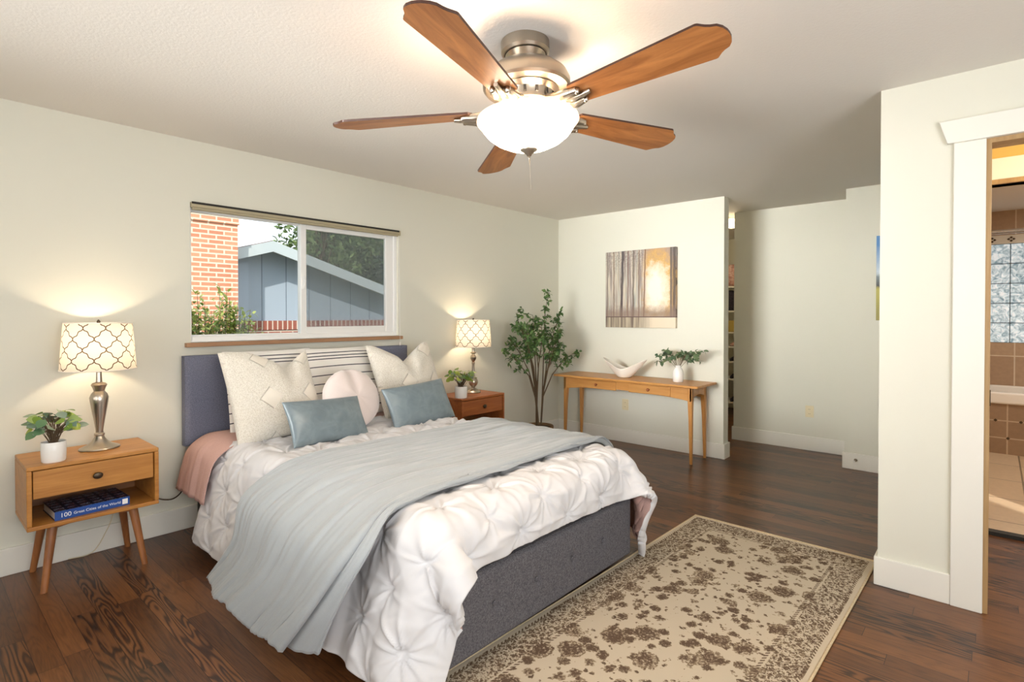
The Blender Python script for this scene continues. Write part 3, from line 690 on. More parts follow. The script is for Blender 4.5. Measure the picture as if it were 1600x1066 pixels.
# ------------------------------------------------------------------ nightstands
def nightstand(xl, xr, yf, yb, wood_, woodz, inside, label):
    zt, zb, tk = .62, .315, .02
    xc = (xl + xr) / 2; yc = (yf + yb) / 2
    t = thing('nightstand', (xc, yc, 0), label, 'nightstand')
    W_, D = (xr - xl) / 2, (yb - yf) / 2
    mb = MB()
    mb.box(-W_, W_, -D, D, zt - tk, zt).box(-W_, W_, -D, D, zb, zb + tk).box(-W_, -W_ + tk, -D, D, zb + tk, zt - tk).box(W_ - tk, W_, -D, D, zb + tk, zt - tk)
    mb.box(-W_ + tk, W_ - tk, D - .012, D, zb + tk, zt - tk, 1)
    mb.build('cabinet_body', [wood_, inside], t, bevel=.004)
    dz0, dz1 = .463, zt - tk - .004
    d = MB().box(-W_ + tk + .004, W_ - tk - .004, -D + .008, -D + .028, dz0, dz1).box(-W_ + tk + .01, W_ - tk - .01, -D + .028, D - .02, dz0 + .01, dz1 - .02, 1).build('drawer', [wood_, inside], t, bevel=.003)
    MB().lathe([(.004, 0), (.005, .012), (.014, .016), (.017, .021), (.012, .025), (.001, .026)], 20, sx=1.25).build('knob', 'bronze', d, smooth=True, loc=(0, -D + .008, (dz0 + dz1) / 2), rot=(PI / 2, 0, 0))
    # splayed legs on a low frame
    for sy in (-1, 1):
        MB().prism([(-.19, .315), (.19, .315), (.15, .285), (.06, .30), (-.06, .30), (-.15, .285)], 1, sy * .105 - .011, sy * .105 + .011).build('leg_rail', woodz, t, bevel=.002)
    for sx in (-1, 1):
        MB().box(sx * .165 - .011, sx * .165 + .011, -.11, .11, .285, .315).build('leg_rail', woodz, t)
        for sy in (-1, 1):
            a = Vector((sx * .165, sy * .115, .315)); b = Vector((sx * .208, sy * .165, 0.001))
            mb = MB(); n = 12; ring = []
            for q, rr in ((a, .021), (b, .0135)):
                ring.append([(q.x + rr * math.cos(2 * PI * k / n + .2) * 1.05, q.y + rr * math.sin(2 * PI * k / n + .2) * .85, q.z) for k in range(n)])
            mb.add(ring[0] + ring[1], [(k, (k + 1) % n, (k + 1) % n + n, k + n) for k in range(n)] + [tuple(range(n)), tuple(range(2 * n - 1, n - 1, -1))]).build('leg', woodz, t, angle=40)
    return t
nightstand(.39, .93, 3.385, 3.765, 'honey_wood', 'honey_wood_z', 'honey_dark', 'honey wood nightstand with a book in its open shelf, near the camera')
nightstand(3.185, 3.725, 3.40, 3.77, 'red_wood', 'honey_wood_z', 'honey_dark', 'reddish wood nightstand at the far side of the bed')

# ------------------------------------------------------------------ table lamps
def shade(t, z0, z1, r0, r1):
    n = 96; m = 12; me = bpy.data.meshes.new('lamp_shade'); vs = []; fs = []; uvs = []
    for i in range(m + 1):
        f = i / m; z = z0 + (z1 - z0) * f; r = r0 + (r1 - r0) * f
        vs += [(r * math.cos(2 * PI * j / n), r * math.sin(2 * PI * j / n), z) for j in range(n)]
    for i in range(m):
        for j in range(n):
            fs.append((i * n + j, i * n + (j + 1) % n, (i + 1) * n + (j + 1) % n, (i + 1) * n + j))
            uvs += [(j / n, i / m), ((j + 1) / n, i / m), ((j + 1) / n, (i + 1) / m), (j / n, (i + 1) / m)]
    me.from_pydata(vs, [], fs); ul = me.uv_layers.new(name='UVMap')
    ul.data.foreach_set('uv', [c for p in uvs for c in p]); me.materials.append(M['shade']); me.polygons.foreach_set('use_smooth', [True] * len(fs))
    o = bpy.data.objects.new('lamp_shade', me); C.objects.link(o); o.parent = t
    for z, r in ((z0, r0), (z1, r1)):
        MB().lathe([(r - .001, z), (r + .0015, z), (r + .0015, z + .005), (r - .001, z + .005), (r - .001, z)], 64, cap=False).build('shade_band', 'matte_ceramic', o, smooth=True)
    return o
def table_lamp(loc, prof, label, name='table_lamp', rz=0.):
    t = thing(name, loc, label, 'lamp', rz)
    MB().lathe(prof[0], 40, sx=1.15, sy=1.0).build('lamp_foot', 'nickel', t, angle=35)
    MB().lathe(prof[1], 36 if len(prof) < 3 else prof[2]).build('lamp_stem', 'nickel', t, angle=35)
    MB().tube([(0, 0, .40), (0, 0, .47)], .012, 14).build('socket', 'nickel_dull', t, angle=40)
    MB().lathe([(.012, .465), (.02, .49), (.03, .525), (.026, .555), (.001, .572)], 20).build('bulb', 'bulb', t, smooth=True)
    hp = MB()
    for s_ in (-1, 1): hp.tube([(s_ * .012, 0, .45), (s_ * .05, 0, .48), (s_ * .058, 0, .55), (s_ * .03, 0, .63), (0, 0, .668)], .0018, 6)
    hp.build('harp', 'nickel_dull', t)
    sp = MB()
    for k in range(3): sp.tube([(0, 0, .668), (.147 * math.cos(k * 2.094), .147 * math.sin(k * 2.094), .668)], .0016, 6)
    sp.build('shade_spider', 'nickel_dull', t)
    MB().lathe([(.003, .666), (.006, .672), (.009, .682), (.005, .69), (.001, .694)], 12).build('finial', 'bronze', t, smooth=True)
    shade(t, .425, .672, .168, .150)
    l = lamp('lamp_light', 'POINT', (0, 0, .545), 14.0, (1.0, 0.78, 0.54), shadow_soft_size=.035); l.parent = t
    return t
M['bulb'] = glow('warm_bulb', srgb(255, 220, 170), 6.0)
footA = [(.078, 0), (.080, .004), (.078, .009), (.064, .016), (.046, .026), (.030, .042), (.021, .060), (.018, .07)]
stemA = [(.018, .068), (.024, .074), (.024, .082), (.017, .088), (.017, .10), (.024, .15), (.033, .205), (.040, .25), (.043, .275), (.036, .295), (.024, .31), (.028, .325), (.036, .343), (.030, .352), (.014, .358), (.012, .41)]
table_lamp((.712, 3.60, .62), (footA, stemA), 'brushed nickel urn table lamp with lattice shade on the near nightstand')
footB = [(.062, 0), (.064, .004), (.062, .012), (.050, .022), (.034, .030), (.020, .038)]
stemB = [(.020, .036), (.014, .046), (.020, .056), (.036, .072), (.044, .094), (.040, .118), (.024, .136), (.014, .150), (.016, .165), (.014, .20), (.012, .26), (.016, .275), (.011, .285), (.018, .298), (.028, .315), (.028, .332), (.016, .348), (.013, .36), (.030, .372), (.012, .38), (.011, .41)]
table_lamp((3.545, 3.63, .62), (footB, stemB), 'turned nickel table lamp with lattice shade on the far nightstand')

# ------------------------------------------------------------------ potted plants
def leaf(mb, base, d, up, L, Wd, mi=0, fold=.25, n=6, roundness=1.0):
    d = Vector(d).normalized(); side = d.cross(Vector(up)); side = side.normalized() if side.length > 1e-4 else Vector((1, 0, 0)); nn = side.cross(d).normalized()
    b = Vector(base); vs = [b]
    for i in range(1, n):
        f = i / n; wd = Wd / 2 * math.sin(PI * f ** (1 / roundness)) ** .8; c = b + d * L * f + nn * (-.25 * L * f * f)
        vs += [c + side * wd + nn * fold * wd, c, c - side * wd + nn * fold * wd]
    vs.append(b + d * L + nn * (-.25 * L))
    fs = [(0, 1, 2), (0, 2, 3)]
    for i in range(n - 2):
        a = 1 + 3 * i; fs += [(a, a + 3, a + 4, a + 1), (a + 1, a + 4, a + 5, a + 2)]
    a = 1 + 3 * (n - 2); e = len(vs) - 1; fs += [(a, e, a + 1), (a + 1, e, a + 2)]
    mb.add(vs, fs, mi)
def potted(loc, pr, ph, label, seed, mats, nst, spread, Lf, hgt):
    r = random.Random(seed); t = thing('potted_plant', loc, label, 'plant')
    p = MB().lathe([(pr * .90, 0), (pr * .96, .006), (pr, ph * .5), (pr, ph - .002), (pr * .97, ph), (pr * .92, ph - .002), (pr * .92, ph - .012)], 36).build('pot', 'ceramic', t, angle=40)
    MB().lathe([(pr * .9, ph - .014), (pr * .6, ph - .009), (.001, ph - .006)], 20).build('soil', 'soil', p, smooth=True)
    sm = MB(); lm = MB()
    for i in range(nst):
        a = r.uniform(0, 2 * PI); el = r.uniform(.25, 1.0); k = r.uniform(.55, 1.0)
        e = Vector((math.cos(a) * spread * k * (1.1 - el * .5), math.sin(a) * spread * k * (1.1 - el * .5), ph + hgt * (.25 + .75 * el) * r.uniform(.8, 1.0)))
        s0 = Vector((r.uniform(-.3, .3) * pr, r.uniform(-.3, .3) * pr, ph - .01)); mid = (s0 + e) / 2 + Vector((0, 0, .02))
        sm.tube([s0, mid, e], [.0016, .0014, .001], 5)
        out = Vector((math.cos(a), math.sin(a), r.uniform(-.5, .4)))
        leaf(lm, e, out, (r.uniform(-.9, .5), r.uniform(-1.3, .3), 1), Lf * r.uniform(.75, 1.1), Lf * r.uniform(.8, 1.05), r.randrange(len(mats)), .12, 6)
    sm.build('stem', 'stem', t); lm.build('foliage', mats, t, smooth=True, fix=False)
    return t
potted((.50, 3.455, .62), .050, .098, 'small white pot of round eucalyptus leaves on the near nightstand', 3, ['leaf_round', 'leaf_dusty', 'leaf_bright', 'leaf_dusty'], 64, .092, .052, .155)
potted((3.245, 3.475, .62), .055, .10, 'small white pot of mixed green leaves on the far nightstand', 8, ['leaf_bright', 'leaf_dusty', 'leaf_bright', 'leaf_round'], 60, .13, .05, .15)

# ------------------------------------------------------------------ book
bk = thing('book', (.648, 3.435, .336), 'thick dark blue book of world cities lying on the nightstand shelf', 'book', T(3))
t_ = NT('book_cover'); v = t_.coord('Object'); x, y, z = t_.sep(v)
gx = t_.m2('DIVIDE', x, .052); gy = t_.m2('DIVIDE', y, .047)
fx_ = t_.m2('FRACT', gx); fy_ = t_.m2('FRACT', gy)
inn = t_.m2('MULTIPLY', t_.m2('LESS_THAN', t_.m2('ABSOLUTE', t_.m2('SUBTRACT', fx_, .5)), .38), t_.m2('LESS_THAN', t_.m2('ABSOLUTE', t_.m2('SUBTRACT', fy_, .5)), .30))
nn_ = t_.noise(v, 260, 3, .7); msk = t_.m2('MULTIPLY', inn, t_.m2('GREATER_THAN', nn_, .53))
t_.base(t_.mix(msk, srgb(22, 32, 58), t_.ramp(t_.noise(v, 30, 2), [(.35, srgb(190, 190, 195)), (.6, srgb(170, 96, 80))])), .25); M['book_cover'] = t_.m
M['book_spine'] = plain('book_spine', srgb(38, 76, 148), .3); M['paper'] = plain('paper', srgb(228, 222, 208), .8); M['print_white'] = plain('print_white', srgb(240, 240, 240), .5)
MB().box(-.155, .155, -.02, .215, .040, .043).box(-.155, .155, -.02, .215, 0, .003).build('cover', 'book_cover', bk)
MB().box(-.155, .155, -.0225, -.0195, 0, .043).build('spine', 'book_spine', bk)
MB().box(-.151, .151, -.0195, .21, .003, .040).build('page_block', 'paper', bk)
def text(body, size, parent, loc, rot, mat, name='lettering', extrude=.0003, align='LEFT'):
    c = bpy.data.curves.new(name, 'FONT'); c.body = body; c.size = size; c.extrude = extrude; c.align_x = align; c.align_y = 'CENTER'; c.materials.append(M[mat])
    o = bpy.data.objects.new(name, c); C.objects.link(o); dg = bpy.context.evaluated_depsgraph_get(); me = bpy.data.meshes.new_from_object(o.evaluated_get(dg)); bpy.data.objects.remove(o)
    o = bpy.data.objects.new(name, me); C.objects.link(o); o.parent = parent; o.location = loc; o.rotation_euler = rot; return o
text('100', .030, bk, (-.135, -.0229, .021), (PI / 2, 0, 0), 'print_white')
text('Great Cities of the World', .0185, bk, (-.082, -.0229, .021), (PI / 2, 0, 0), 'print_white')
MB().box(.122, .146, -.0232, -.0225, .008, .035).build('emblem', 'print_white', bk)

# ------------------------------------------------------------------ rug
def rug():
    t = NT('faded_floral_rug'); v = t.coord('Object'); x, y, z = t.sep(v)
    hx, hy = 1.30, .505
    ex = t.m2('SUBTRACT', hx, t.m2('ABSOLUTE', x)); ey = t.m2('SUBTRACT', hy, t.m2('ABSOLUTE', y)); e = t.m2('MINIMUM', ex, ey)
    wv = t.n('ShaderNodeVectorMath', operation='ADD'); nv = t.noise(v, 40, 2, .5, 0, 1)
    sc = t.n('ShaderNodeVectorMath', operation='SCALE'); t.put(sc.inputs[0], nv); sc.inputs[3].default_value = .035
    t.put(wv.inputs[0], v); t.put(wv.inputs[1], sc.outputs[0]); vw = wv.outputs[0]
    fine = t.noise(v, 95, 4, .75); mid = t.noise(vw, 34, 3, .6)
    big = t.vor(vw, 6.3); small = t.vor(vw, 13); tiny = t.vor(v, 48)
    med = t.m2('SUBTRACT', .46, big)           # flower blobs
    petals = t.m2('SINE', t.m2('MULTIPLY', big, 62.0))
    fl = t.m2('MULTIPLY', t.m2('MULTIPLY', med, 4.0, clamp=True), t.m2('MULTIPLY_ADD', petals, .25, .75))
    sm = t.m2('MULTIPLY', t.m2('SUBTRACT', .42, small), 4.0, clamp=True)
    wear = t.noise(v, 4.5, 3, .6)
    tn = t.m2('MULTIPLY', t.m2('MULTIPLY', t.m2('SUBTRACT', .40, t.vor(vw, 28)), 3.5, clamp=True), t.m2('GREATER_THAN', t.noise(v, 9, 2), .44))
    field = t.m2('MULTIPLY', t.m2('MAXIMUM', t.m2('MAXIMUM', fl, sm), tn), t.m2('MULTIPLY_ADD', fine, 4.2, -1.25))
    field = t.m2('MULTIPLY', field, t.m2('MULTIPLY_ADD', wear, 2.0, .15))
    bord = t.m2('MULTIPLY', t.m2('GREATER_THAN', e, .035), t.m2('LESS_THAN', e, .150))
    scroll = t.m2('ABSOLUTE', t.m2('SUBTRACT', mid, .5))
    bd = t.m2('MULTIPLY', t.m2('GREATER_THAN', scroll, .040), t.m2('MULTIPLY_ADD', fine, 3.2, -.95))
    bd = t.m2('MULTIPLY', bd, t.m2('MULTIPLY_ADD', wear, 1.3, .35))
    dots = t.m2('MULTIPLY', t.m2('LESS_THAN', t.m2('ABSOLUTE', t.m2('SUBTRACT', e, .166)), .007), t.m2('GREATER_THAN', t.m2('SINE', t.m2('MULTIPLY', t.m2('ADD', x, y), 300.0)), 0.0))
    dots2 = t.m2('MULTIPLY', t.m2('LESS_THAN', t.m2('ABSOLUTE', t.m2('SUBTRACT', e, .032)), .006), t.m2('GREATER_THAN', t.m2('SINE', t.m2('MULTIPLY', t.m2('SUBTRACT', x, y), 300.0)), 0.0))
    edge = t.m2('LESS_THAN', e, .022)
    dk = t.mix(bord, t.comb(field, field, field), t.comb(bd, bd, bd))
    f = t.m2('MAXIMUM', dk, t.m2('MULTIPLY', t.m2('MAXIMUM', dots, dots2), t.m2('MULTIPLY', fine, 1.4)))
    f = t.m2('MULTIPLY', f, t.m2('SUBTRACT', 1.0, edge))
    col = t.ramp(f, [(.22, srgb(198, 185, 164)), (.36, srgb(150, 132, 110)), (.75, srgb(100, 82, 68))])
    t.base(col, .95, 0, .1); t.bump(t.m2('ADD', t.noise(v, 700, 2), t.m2('MULTIPLY', f, -.6)), .5, .003); M['rug'] = t.m
    r = thing('area_rug', (2.19, 1.0, 0), 'faded beige and brown floral area rug on the plank floor', 'rug', T(-1.0))
    hx, hy = 1.30, .505; n1, n2 = 120, 50
    X, Y = np.meshgrid(np.linspace(-hx, hx, n1), np.linspace(-hy, hy, n2), indexing='ij')
    Z = .009 + .0008 * smoothnoise(np.stack([X, Y], -1), 7, 2) + 0 * X
    MB().grid(np.stack([X, Y, Z], -1)).box(-hx, hx, -hy, hy, .0005, .0075).build('pile', 'rug', r, smooth=True)
    M['binding'] = fabric('rug_binding', srgb(206, 188, 156), srgb(188, 168, 136), 120, .95, .5)
    MB().tube([(hx, -hy, .008), (hx, hy, .008)], .008, 8).tube([(-hx, -hy, .008), (-hx, hy, .008)], .008, 8).tube([(-hx, hy, .006), (hx, hy, .006)], .006, 8).tube([(-hx, -hy, .006), (hx, -hy, .006)], .006, 8).build('binding', 'binding', r, angle=60)
rug()

# ------------------------------------------------------------------ console table
ct_ = thing('console_table', (4.85, 2.725, 0), 'honey maple console table with two drawers against the far wall', 'table')
x0_, x1_, y0_, y1_, zt_ = -.235, .20, -.79, .785, .715
MB().box(x0_, x1_, y0_, y1_, zt_ - .022, zt_).build('tabletop', 'maple', ct_, bevel=.006)
lx0, lx1, ly0, ly1 = -.16, .17, -.705, .705
def apron(y_a, y_b, xx, th):
    n = 14; top = [(y_a, zt_ - .022), (y_b, zt_ - .022)]
    arc = [(y_b + (y_a - y_b) * i / n, (zt_ - .155) + .045 * (1 - (2 * i / n - 1) ** 2) ** .8) for i in range(n + 1)]
    return MB().prism(top + arc, 0, xx, xx + th)
apron(ly0, ly1, lx0 + .004, .018).build('front_apron', 'maple', ct_, bevel=.002)
apron(ly0, ly1, lx1 - .022, .018).build('back_apron', 'maple', ct_, bevel=.002)
for yy in (ly0 + .004, ly1 - .022):
    n = 10; poly = [(lx0, zt_ - .022), (lx1, zt_ - .022)] + [(lx1 + (lx0 - lx1) * i / n, (zt_ - .155) + .055 * (1 - (2 * i / n - 1) ** 2) ** .6) for i in range(n + 1)]
    MB().prism(poly, 1, yy, yy + .018).build('side_apron', 'maple', ct_, bevel=.002)
for xx, sx in ((lx0, 1), (lx1, -1)):
    for yy, sy in ((ly0, 1), (ly1, -1)):
        mb = MB(); rings = []
        for z_, w__ in ((zt_ - .022, .044), (.57, .042), (.40, .033), (0, .022)):
            cx_, cy_ = (xx, yy); rings += [(cx_, cy_, z_), (cx_ + sx * w__, cy_, z_), (cx_ + sx * w__, cy_ + sy * w__, z_), (cx_, cy_ + sy * w__, z_)]
        fs = [(4 * i + k, 4 * i + (k + 1) % 4, 4 * i + 4 + (k + 1) % 4, 4 * i + 4 + k) for i in range(3) for k in range(4)] + [(0, 1, 2, 3), (12, 13, 14, 15)]
        mb.add(rings, fs).build('leg', 'maple_z', ct_, bevel=.003)
for (ya, yb) in ((.07, .515), (-.50, -.07)):
    d = MB().box(lx0 - .003, lx0 + .012, ya, yb, .594, .676).build('drawer', 'maple', ct_, bevel=.004)
    MB().lathe([(.007, 0), (.006, .01), (.013, .016), (.015, .022), (.009, .027), (.001, .028)], 18).build('knob', 'red_wood', d, smooth=True, loc=(lx0 - .003, (ya + yb) / 2, .637), rot=(0, -PI / 2, 0))

# ------------------------------------------------------------------ bowl, vase
def bowl():
    n = 64; m = 16; P = np.zeros((n + 1, m + 1, 3))
    for i in range(n + 1):
        a = 2 * PI * i / n; c, s_ = math.cos(a), math.sin(a)
        hi = .085 + .10 * abs(s_) ** 2.2; Lr = .075 + .135 * abs(s_) ** 1.6
        for j in range(m + 1):
            f = j / m; rx = .045 + (.085 - .045) * f ** .7; ry = .05 + (Lr + .02 - .05) * f ** 1.1
            P[i, j] = (rx * c, ry * s_, hi * f ** 1.35)
    P[..., 2] *= (.84 + .16 * 1)
    o = MB().grid(P).add([(0, 0, 0)] + [tuple(P[i, 0]) for i in range(n)], [(0, i + 1, (i + 1) % n + 1) for i in range(n)]).build('decorative_bowl', 'matte_ceramic', smooth=True)
    md = o.modifiers.new('t', 'SOLIDIFY'); md.thickness = .007; md.offset = 1
    o.location = (4.83, 2.78, .7215); o.rotation_euler = (0, 0, T(6))
    tag(o, 'white boat shaped ceramic bowl on the console table', 'bowl')
bowl()
vs_ = thing('vase', (4.83, 2.215, .715), 'white bottle vase holding greenery on the console table', 'vase')
MB().lathe([(.001, .002), (.040, 0), (.046, .006), (.048, .06), (.046, .10), (.036, .125), (.024, .135), (.022, .15), (.025, .156), (.021, .156), (.018, .14)], 36).build('vase_body', 'ceramic', vs_, smooth=True)
eu = thing('eucalyptus_stems', (4.83, 2.215, .85), 'leafy green sprigs standing in the white vase', 'foliage')
r = random.Random(5); sm = MB(); lm = MB()
for (dy, dz) in ((.22, .10), (.17, .14), (.12, .12), (.06, .10), (.02, .12), (-.03, .10), (-.08, .13), (-.13, .12), (-.20, .14), (-.25, .17), (-.17, .06), (.20, .05), (.10, .06), (-.10, .07)):
    dx = r.uniform(-.08, .10); e = Vector((dx, dy, dz)); m_ = Vector((dx * .45, dy * .4, dz * .75 + .02)); pts = [Vector((0, 0, -.02)), m_, e]
    sm.tube(pts, [.0018, .0015, .001], 5)
    for f in (.55, .68, .8, .9, 1.0):
        p_ = pts[1] + (pts[2] - pts[1]) * ((f - .4) / .6)
        for s_ in (-1, 1):
            leaf(lm, p_, (r.uniform(-.6, .6), s_ * .5 + dy * 3, r.uniform(-.5, .9)), (r.uniform(-1, .4), r.uniform(-.5, .5), 1), r.uniform(.035, .06), r.uniform(.022, .036), 0, .2, 5)
sm.build('stem', 'stem', eu); lm.build('leaves', 'leaf_euc', eu, smooth=True, fix=False)

# ------------------------------------------------------------------ pictures
def painting():
    t = NT('forest_painting'); v = t.coord('Object'); _, y, z = t.sep(v)   # y runs +.4 (left in view) .. -.4
    h = t.m2('SUBTRACT', .397, y)       # 0 left .. .79 right
    u = t.m2('DIVIDE', h, .79); vv = t.m2('DIVIDE', t.m2('ADD', z, .397), .79)
    # ragged golden glow in a tall opening at the right
    du = t.m2('MULTIPLY', t.m2('SUBTRACT', u, .74), 3.0); dv = t.m2('MULTIPLY', t.m2('SUBTRACT', vv, .48), 1.5)
    rr = t.m2('SQRT', t.m2('ADD', t.m2('MULTIPLY', du, du), t.m2('MULTIPLY', dv, dv)))
    nz = t.noise(v, 14, 4, .7); rr = t.m2('ADD', rr, t.m2('MULTIPLY', t.m2('SUBTRACT', nz, .5), .75))
    bgc = t.ramp(rr, [(.22, srgb(232, 228, 214)), (.48, srgb(226, 206, 176)), (.66, srgb(206, 164, 98)), (.95, srgb(166, 146, 132)), (1.0, srgb(152, 144, 140))])
    vs1 = t.noise(t.comb(t.m2('MULTIPLY', u, 26.0), t.m2('MULTIPLY', vv, .9)), 1.0, 3, .6)
    streak = t.ramp(vs1, [(.33, srgb(104, 88, 88)), (.45, srgb(168, 158, 150)), (.52, srgb(206, 196, 176)), (.60, srgb(160, 164, 160)), (.68, srgb(180, 140, 90)), (.76, srgb(118, 98, 94))])
    left = t.ramp(t.m2('ADD', u, t.m2('MULTIPLY', t.m2('SUBTRACT', nz, .5), .12)), [(.52, (1, 1, 1, 1)), (.62, (0, 0, 0, 1))])
    c = t.mix(left, bgc, streak)
    # canopy
    can = t.m2('MULTIPLY', t.m2('GREATER_THAN', t.noise(v, 60, 4, .8), .5), t.ramp(vv, [(.66, (0, 0, 0, 1)), (.95, (1, 1, 1, 1))]))
    c = t.mix(t.m2('MULTIPLY', can, t.m2('MULTIPLY_ADD', left, .45, .12)), c, srgb(116, 98, 100))
    for (uc, wd, lean, colr) in ((.235, .018, .03, srgb(58, 46, 52)), (.945, .016, 0., srgb(92, 84, 80)), (.985, .018, 0., srgb(70, 62, 58)), (.34, .007, 0., srgb(110, 76, 72)), (.42, .010, 0., srgb(96, 84, 76)), (.57, .009, .02, srgb(120, 88, 66)), (.13, .008, 0., srgb(120, 98, 84)), (.50, .008, 0., srgb(126, 104, 88)), (.03, .010, 0, srgb(128, 116, 108))):
        dd = t.m2('ABSOLUTE', t.m2('SUBTRACT', t.m2('SUBTRACT', u, uc), t.m2('ADD', t.m2('MULTIPLY', vv, lean), t.m2('MULTIPLY', t.m2('SUBTRACT', t.noise(v, 9, 2), .5), .02))))
        c = t.mix(t.m2('MULTIPLY', t.m2('LESS_THAN', dd, wd), .85), c, colr)
    gr = t.ramp(t.m2('ADD', vv, t.m2('MULTIPLY', t.m2('SUBTRACT', t.noise(v, 24, 4, .7), .5), .16)), [(.20, (1, 1, 1, 1)), (.30, (0, 0, 0, 1))])
    c = t.mix(t.m2('MULTIPLY', gr, .75), c, srgb(132, 110, 98))
    wat = t.m2('LESS_THAN', vv, .135)
    wc = t.mix(t.ramp(u, [(.5, (0, 0, 0, 1)), (.7, (1, 1, 1, 1))]), t.ramp(vs1, [(.4, srgb(112, 98, 88)), (.6, srgb(186, 172, 148))]), srgb(222, 208, 184))
    c = t.mix(wat, c, wc)
    c = t.mix(t.m2('LESS_THAN', t.m2('ABSOLUTE', t.m2('SUBTRACT', vv, .137)), .006), c, srgb(98, 78, 72))
    t.base(c, .6); t.bump(t.noise(v, 200, 3), .3, .001); M['painting'] = t.m
painting()
pic = tag(MB().box(-.02, .02, -.397, .397, -.399, .399).build('canvas_painting', 'painting', bevel=.003), 'square canvas of a golden forest above the console table', 'painting')
pic.location = (XC - .021, 2.735, 1.61)
def small_art():
    t = NT('landscape_print'); z = t.sep(t.coord('Object'))[2]
    n = t.noise(t.coord('Object'), 30, 3); zz = t.m2('ADD', z, t.m2('MULTIPLY', n, .06))
    t.base(t.ramp(t.m2('MULTIPLY_ADD', zz, 1.3, .5), [(.1, srgb(150, 140, 60)), (.42, srgb(176, 168, 70)), (.46, srgb(60, 66, 62)), (.55, srgb(110, 124, 128)), (.6, srgb(190, 205, 215)), (.9, srgb(70, 130, 190))]), .5); M['print'] = t.m
small_art()
pic2 = tag(MB().box(-.016, .016, -.15, .15, -.355, .355).build('landscape_picture', 'print', bevel=.002), 'unframed tall landscape picture at the far hall corner, only its edge showing', 'picture')
pic2.location = (XJ - .017, .605, 1.65)

# ------------------------------------------------------------------ indoor tree
def indoor_tree():
    t = thing('potted_tree', (4.36, 3.5, 0), 'tall slender leafy tree in a woven pot in the room corner', 'plant')
    MB().lathe([(.11, 0), (.125, .01), (.145, .12), (.15, .20), (.145, .21), (.13, .205), (.125, .18)], 32).build('woven_pot', 'basket', t, smooth=True)
    MB().lathe([(.127, .185), (.06, .19), (.001, .192)], 20).build('soil', 'soil', t, smooth=True)
    r = random.Random(21)
    tips = [(.15, .0, 1.60), (-.34, .02, 1.36), (-.52, -.05, .98), (-.36, .08, 1.10), (-.12, -.12, 1.30), (.02, .10, 1.34), (.40, .03, 1.36), (.55, -.05, .93), (.42, .08, .98), (-.22, -.15, 1.16), (.22, -.1, 1.2), (.08, -.18, 1.12), (-.05, .12, 1.18), (-.42, -.12, 1.22)]
    lm = MB()
    groups = [(.03, 0), (-.02, .02), (-.03, -.02)]
    stems = [MB() for _ in range(3)]
    for i, tp in enumerate(tips):
        k = 0 if tp[0] > .05 else (1 if i % 2 else 2)
        b = Vector((groups[k][0], groups[k][1], .19)); e = Vector(tp)
        p1 = Vector((groups[k][0] * 1.6 + tp[0] * .03, tp[1] * .03, .50)); p2 = Vector((tp[0] * .30 + groups[k][0], tp[1] * .4, .60 + .35 * (tp[2] - .6)))
        p3 = p2.lerp(e, .55) + Vector((r.uniform(-.02, .02), r.uniform(-.02, .02), .02))
        stems[k].tube([b, p1, p2, p3, e], [.009, .0075, .0055, .004, .0015], 6)
        segs = [p2, p3, e]
        n = 24 if tp[2] > 1 else 18
        if i == 0: n = 22
        for q in range(n):
            f = q / (n - 1) * 2; s_ = min(int(f), 1); p_ = segs[s_].lerp(segs[s_ + 1], f - s_)
            if f < .45: continue
            tw = Vector((r.gauss(0, 1), r.gauss(0, 1), r.gauss(0, .7))).normalized() * r.uniform(.03, .105) * (1.0 if i else .5)
            stems[k].tube([p_, p_ + tw], [.0016, .001], 4)
            for _ in range(7):
                a = p_ + tw * r.uniform(.5, 1.1)
                leaf(lm, a, (r.gauss(0, 1), r.gauss(0, 1), r.gauss(0, .7)), (r.gauss(0, .6), r.gauss(0, .6), 1), r.uniform(.032, .055), r.uniform(.018, .030), 0, .25, 4)
    for s_ in stems: s_.build('stem', 'stem', t, angle=50)
    lm.build('foliage', 'leaf_tree', t, smooth=True, fix=False)
indoor_tree()

# ------------------------------------------------------------------ ceiling fan
fan = thing('ceiling_fan', (1.691, 1.432, H), 'brushed nickel ceiling fan with five brown wood blades and lit glass bowl', 'ceiling fan')
_up = Vector((.00603, .0534, .99856)).normalized(); _e1 = (Vector((1, 0, 0)) - _up * _up.x).normalized(); _e2 = _up.cross(_e1)
fan.rotation_euler = Matrix((_e1, _e2, _up)).transposed().to_euler()
MB().lathe([(.093, 0.002), (.098, -.004), (.098, -.045), (.090, -.055), (.086, -.056)], 48).build('canopy', 'nickel_dull', fan, angle=35)
MB().lathe([(.084, -.048), (.084, -.055), (.068, -.075), (.058, -.088), (.058, -.105)], 40).build('canopy_collar', 'nickel', fan, angle=35)
MB().lathe([(.088, -.047), (.089, -.053), (.082, -.058), (.080, -.053)], 40).build('canopy_gap', 'dark', fan, smooth=True)
MB().lathe([(.05, -.095), (.09, -.100), (.135, -.115), (.165, -.140), (.176, -.165), (.176, -.190), (.168, -.200), (.12, -.203)], 56).build('motor_housing', 'nickel_dull', fan, angle=30)
hub = MB().lathe([(.125, -.20), (.130, -.207), (.112, -.222), (.105, -.245), (.108, -.262), (.06, -.268)], 48).build('blade_hub', 'white_nickel' if False else 'nickel', fan, angle=30)
for k in range(15):
    a = k * 2 * PI / 15; MB().obox((.110 * math.cos(a), .110 * math.sin(a), -.236), (.008, .010, .022), Matrix.Rotation(a, 3, 'Z')).build('hub_slot', 'dark', hub)
MB().lathe([(.060, -.262), (.064, -.275), (.072, -.285), (.085, -.295), (.085, -.303)], 40).build('light_kit_neck', 'nickel', fan, angle=35)
ph0 = math.radians(126.2); zb = -.297
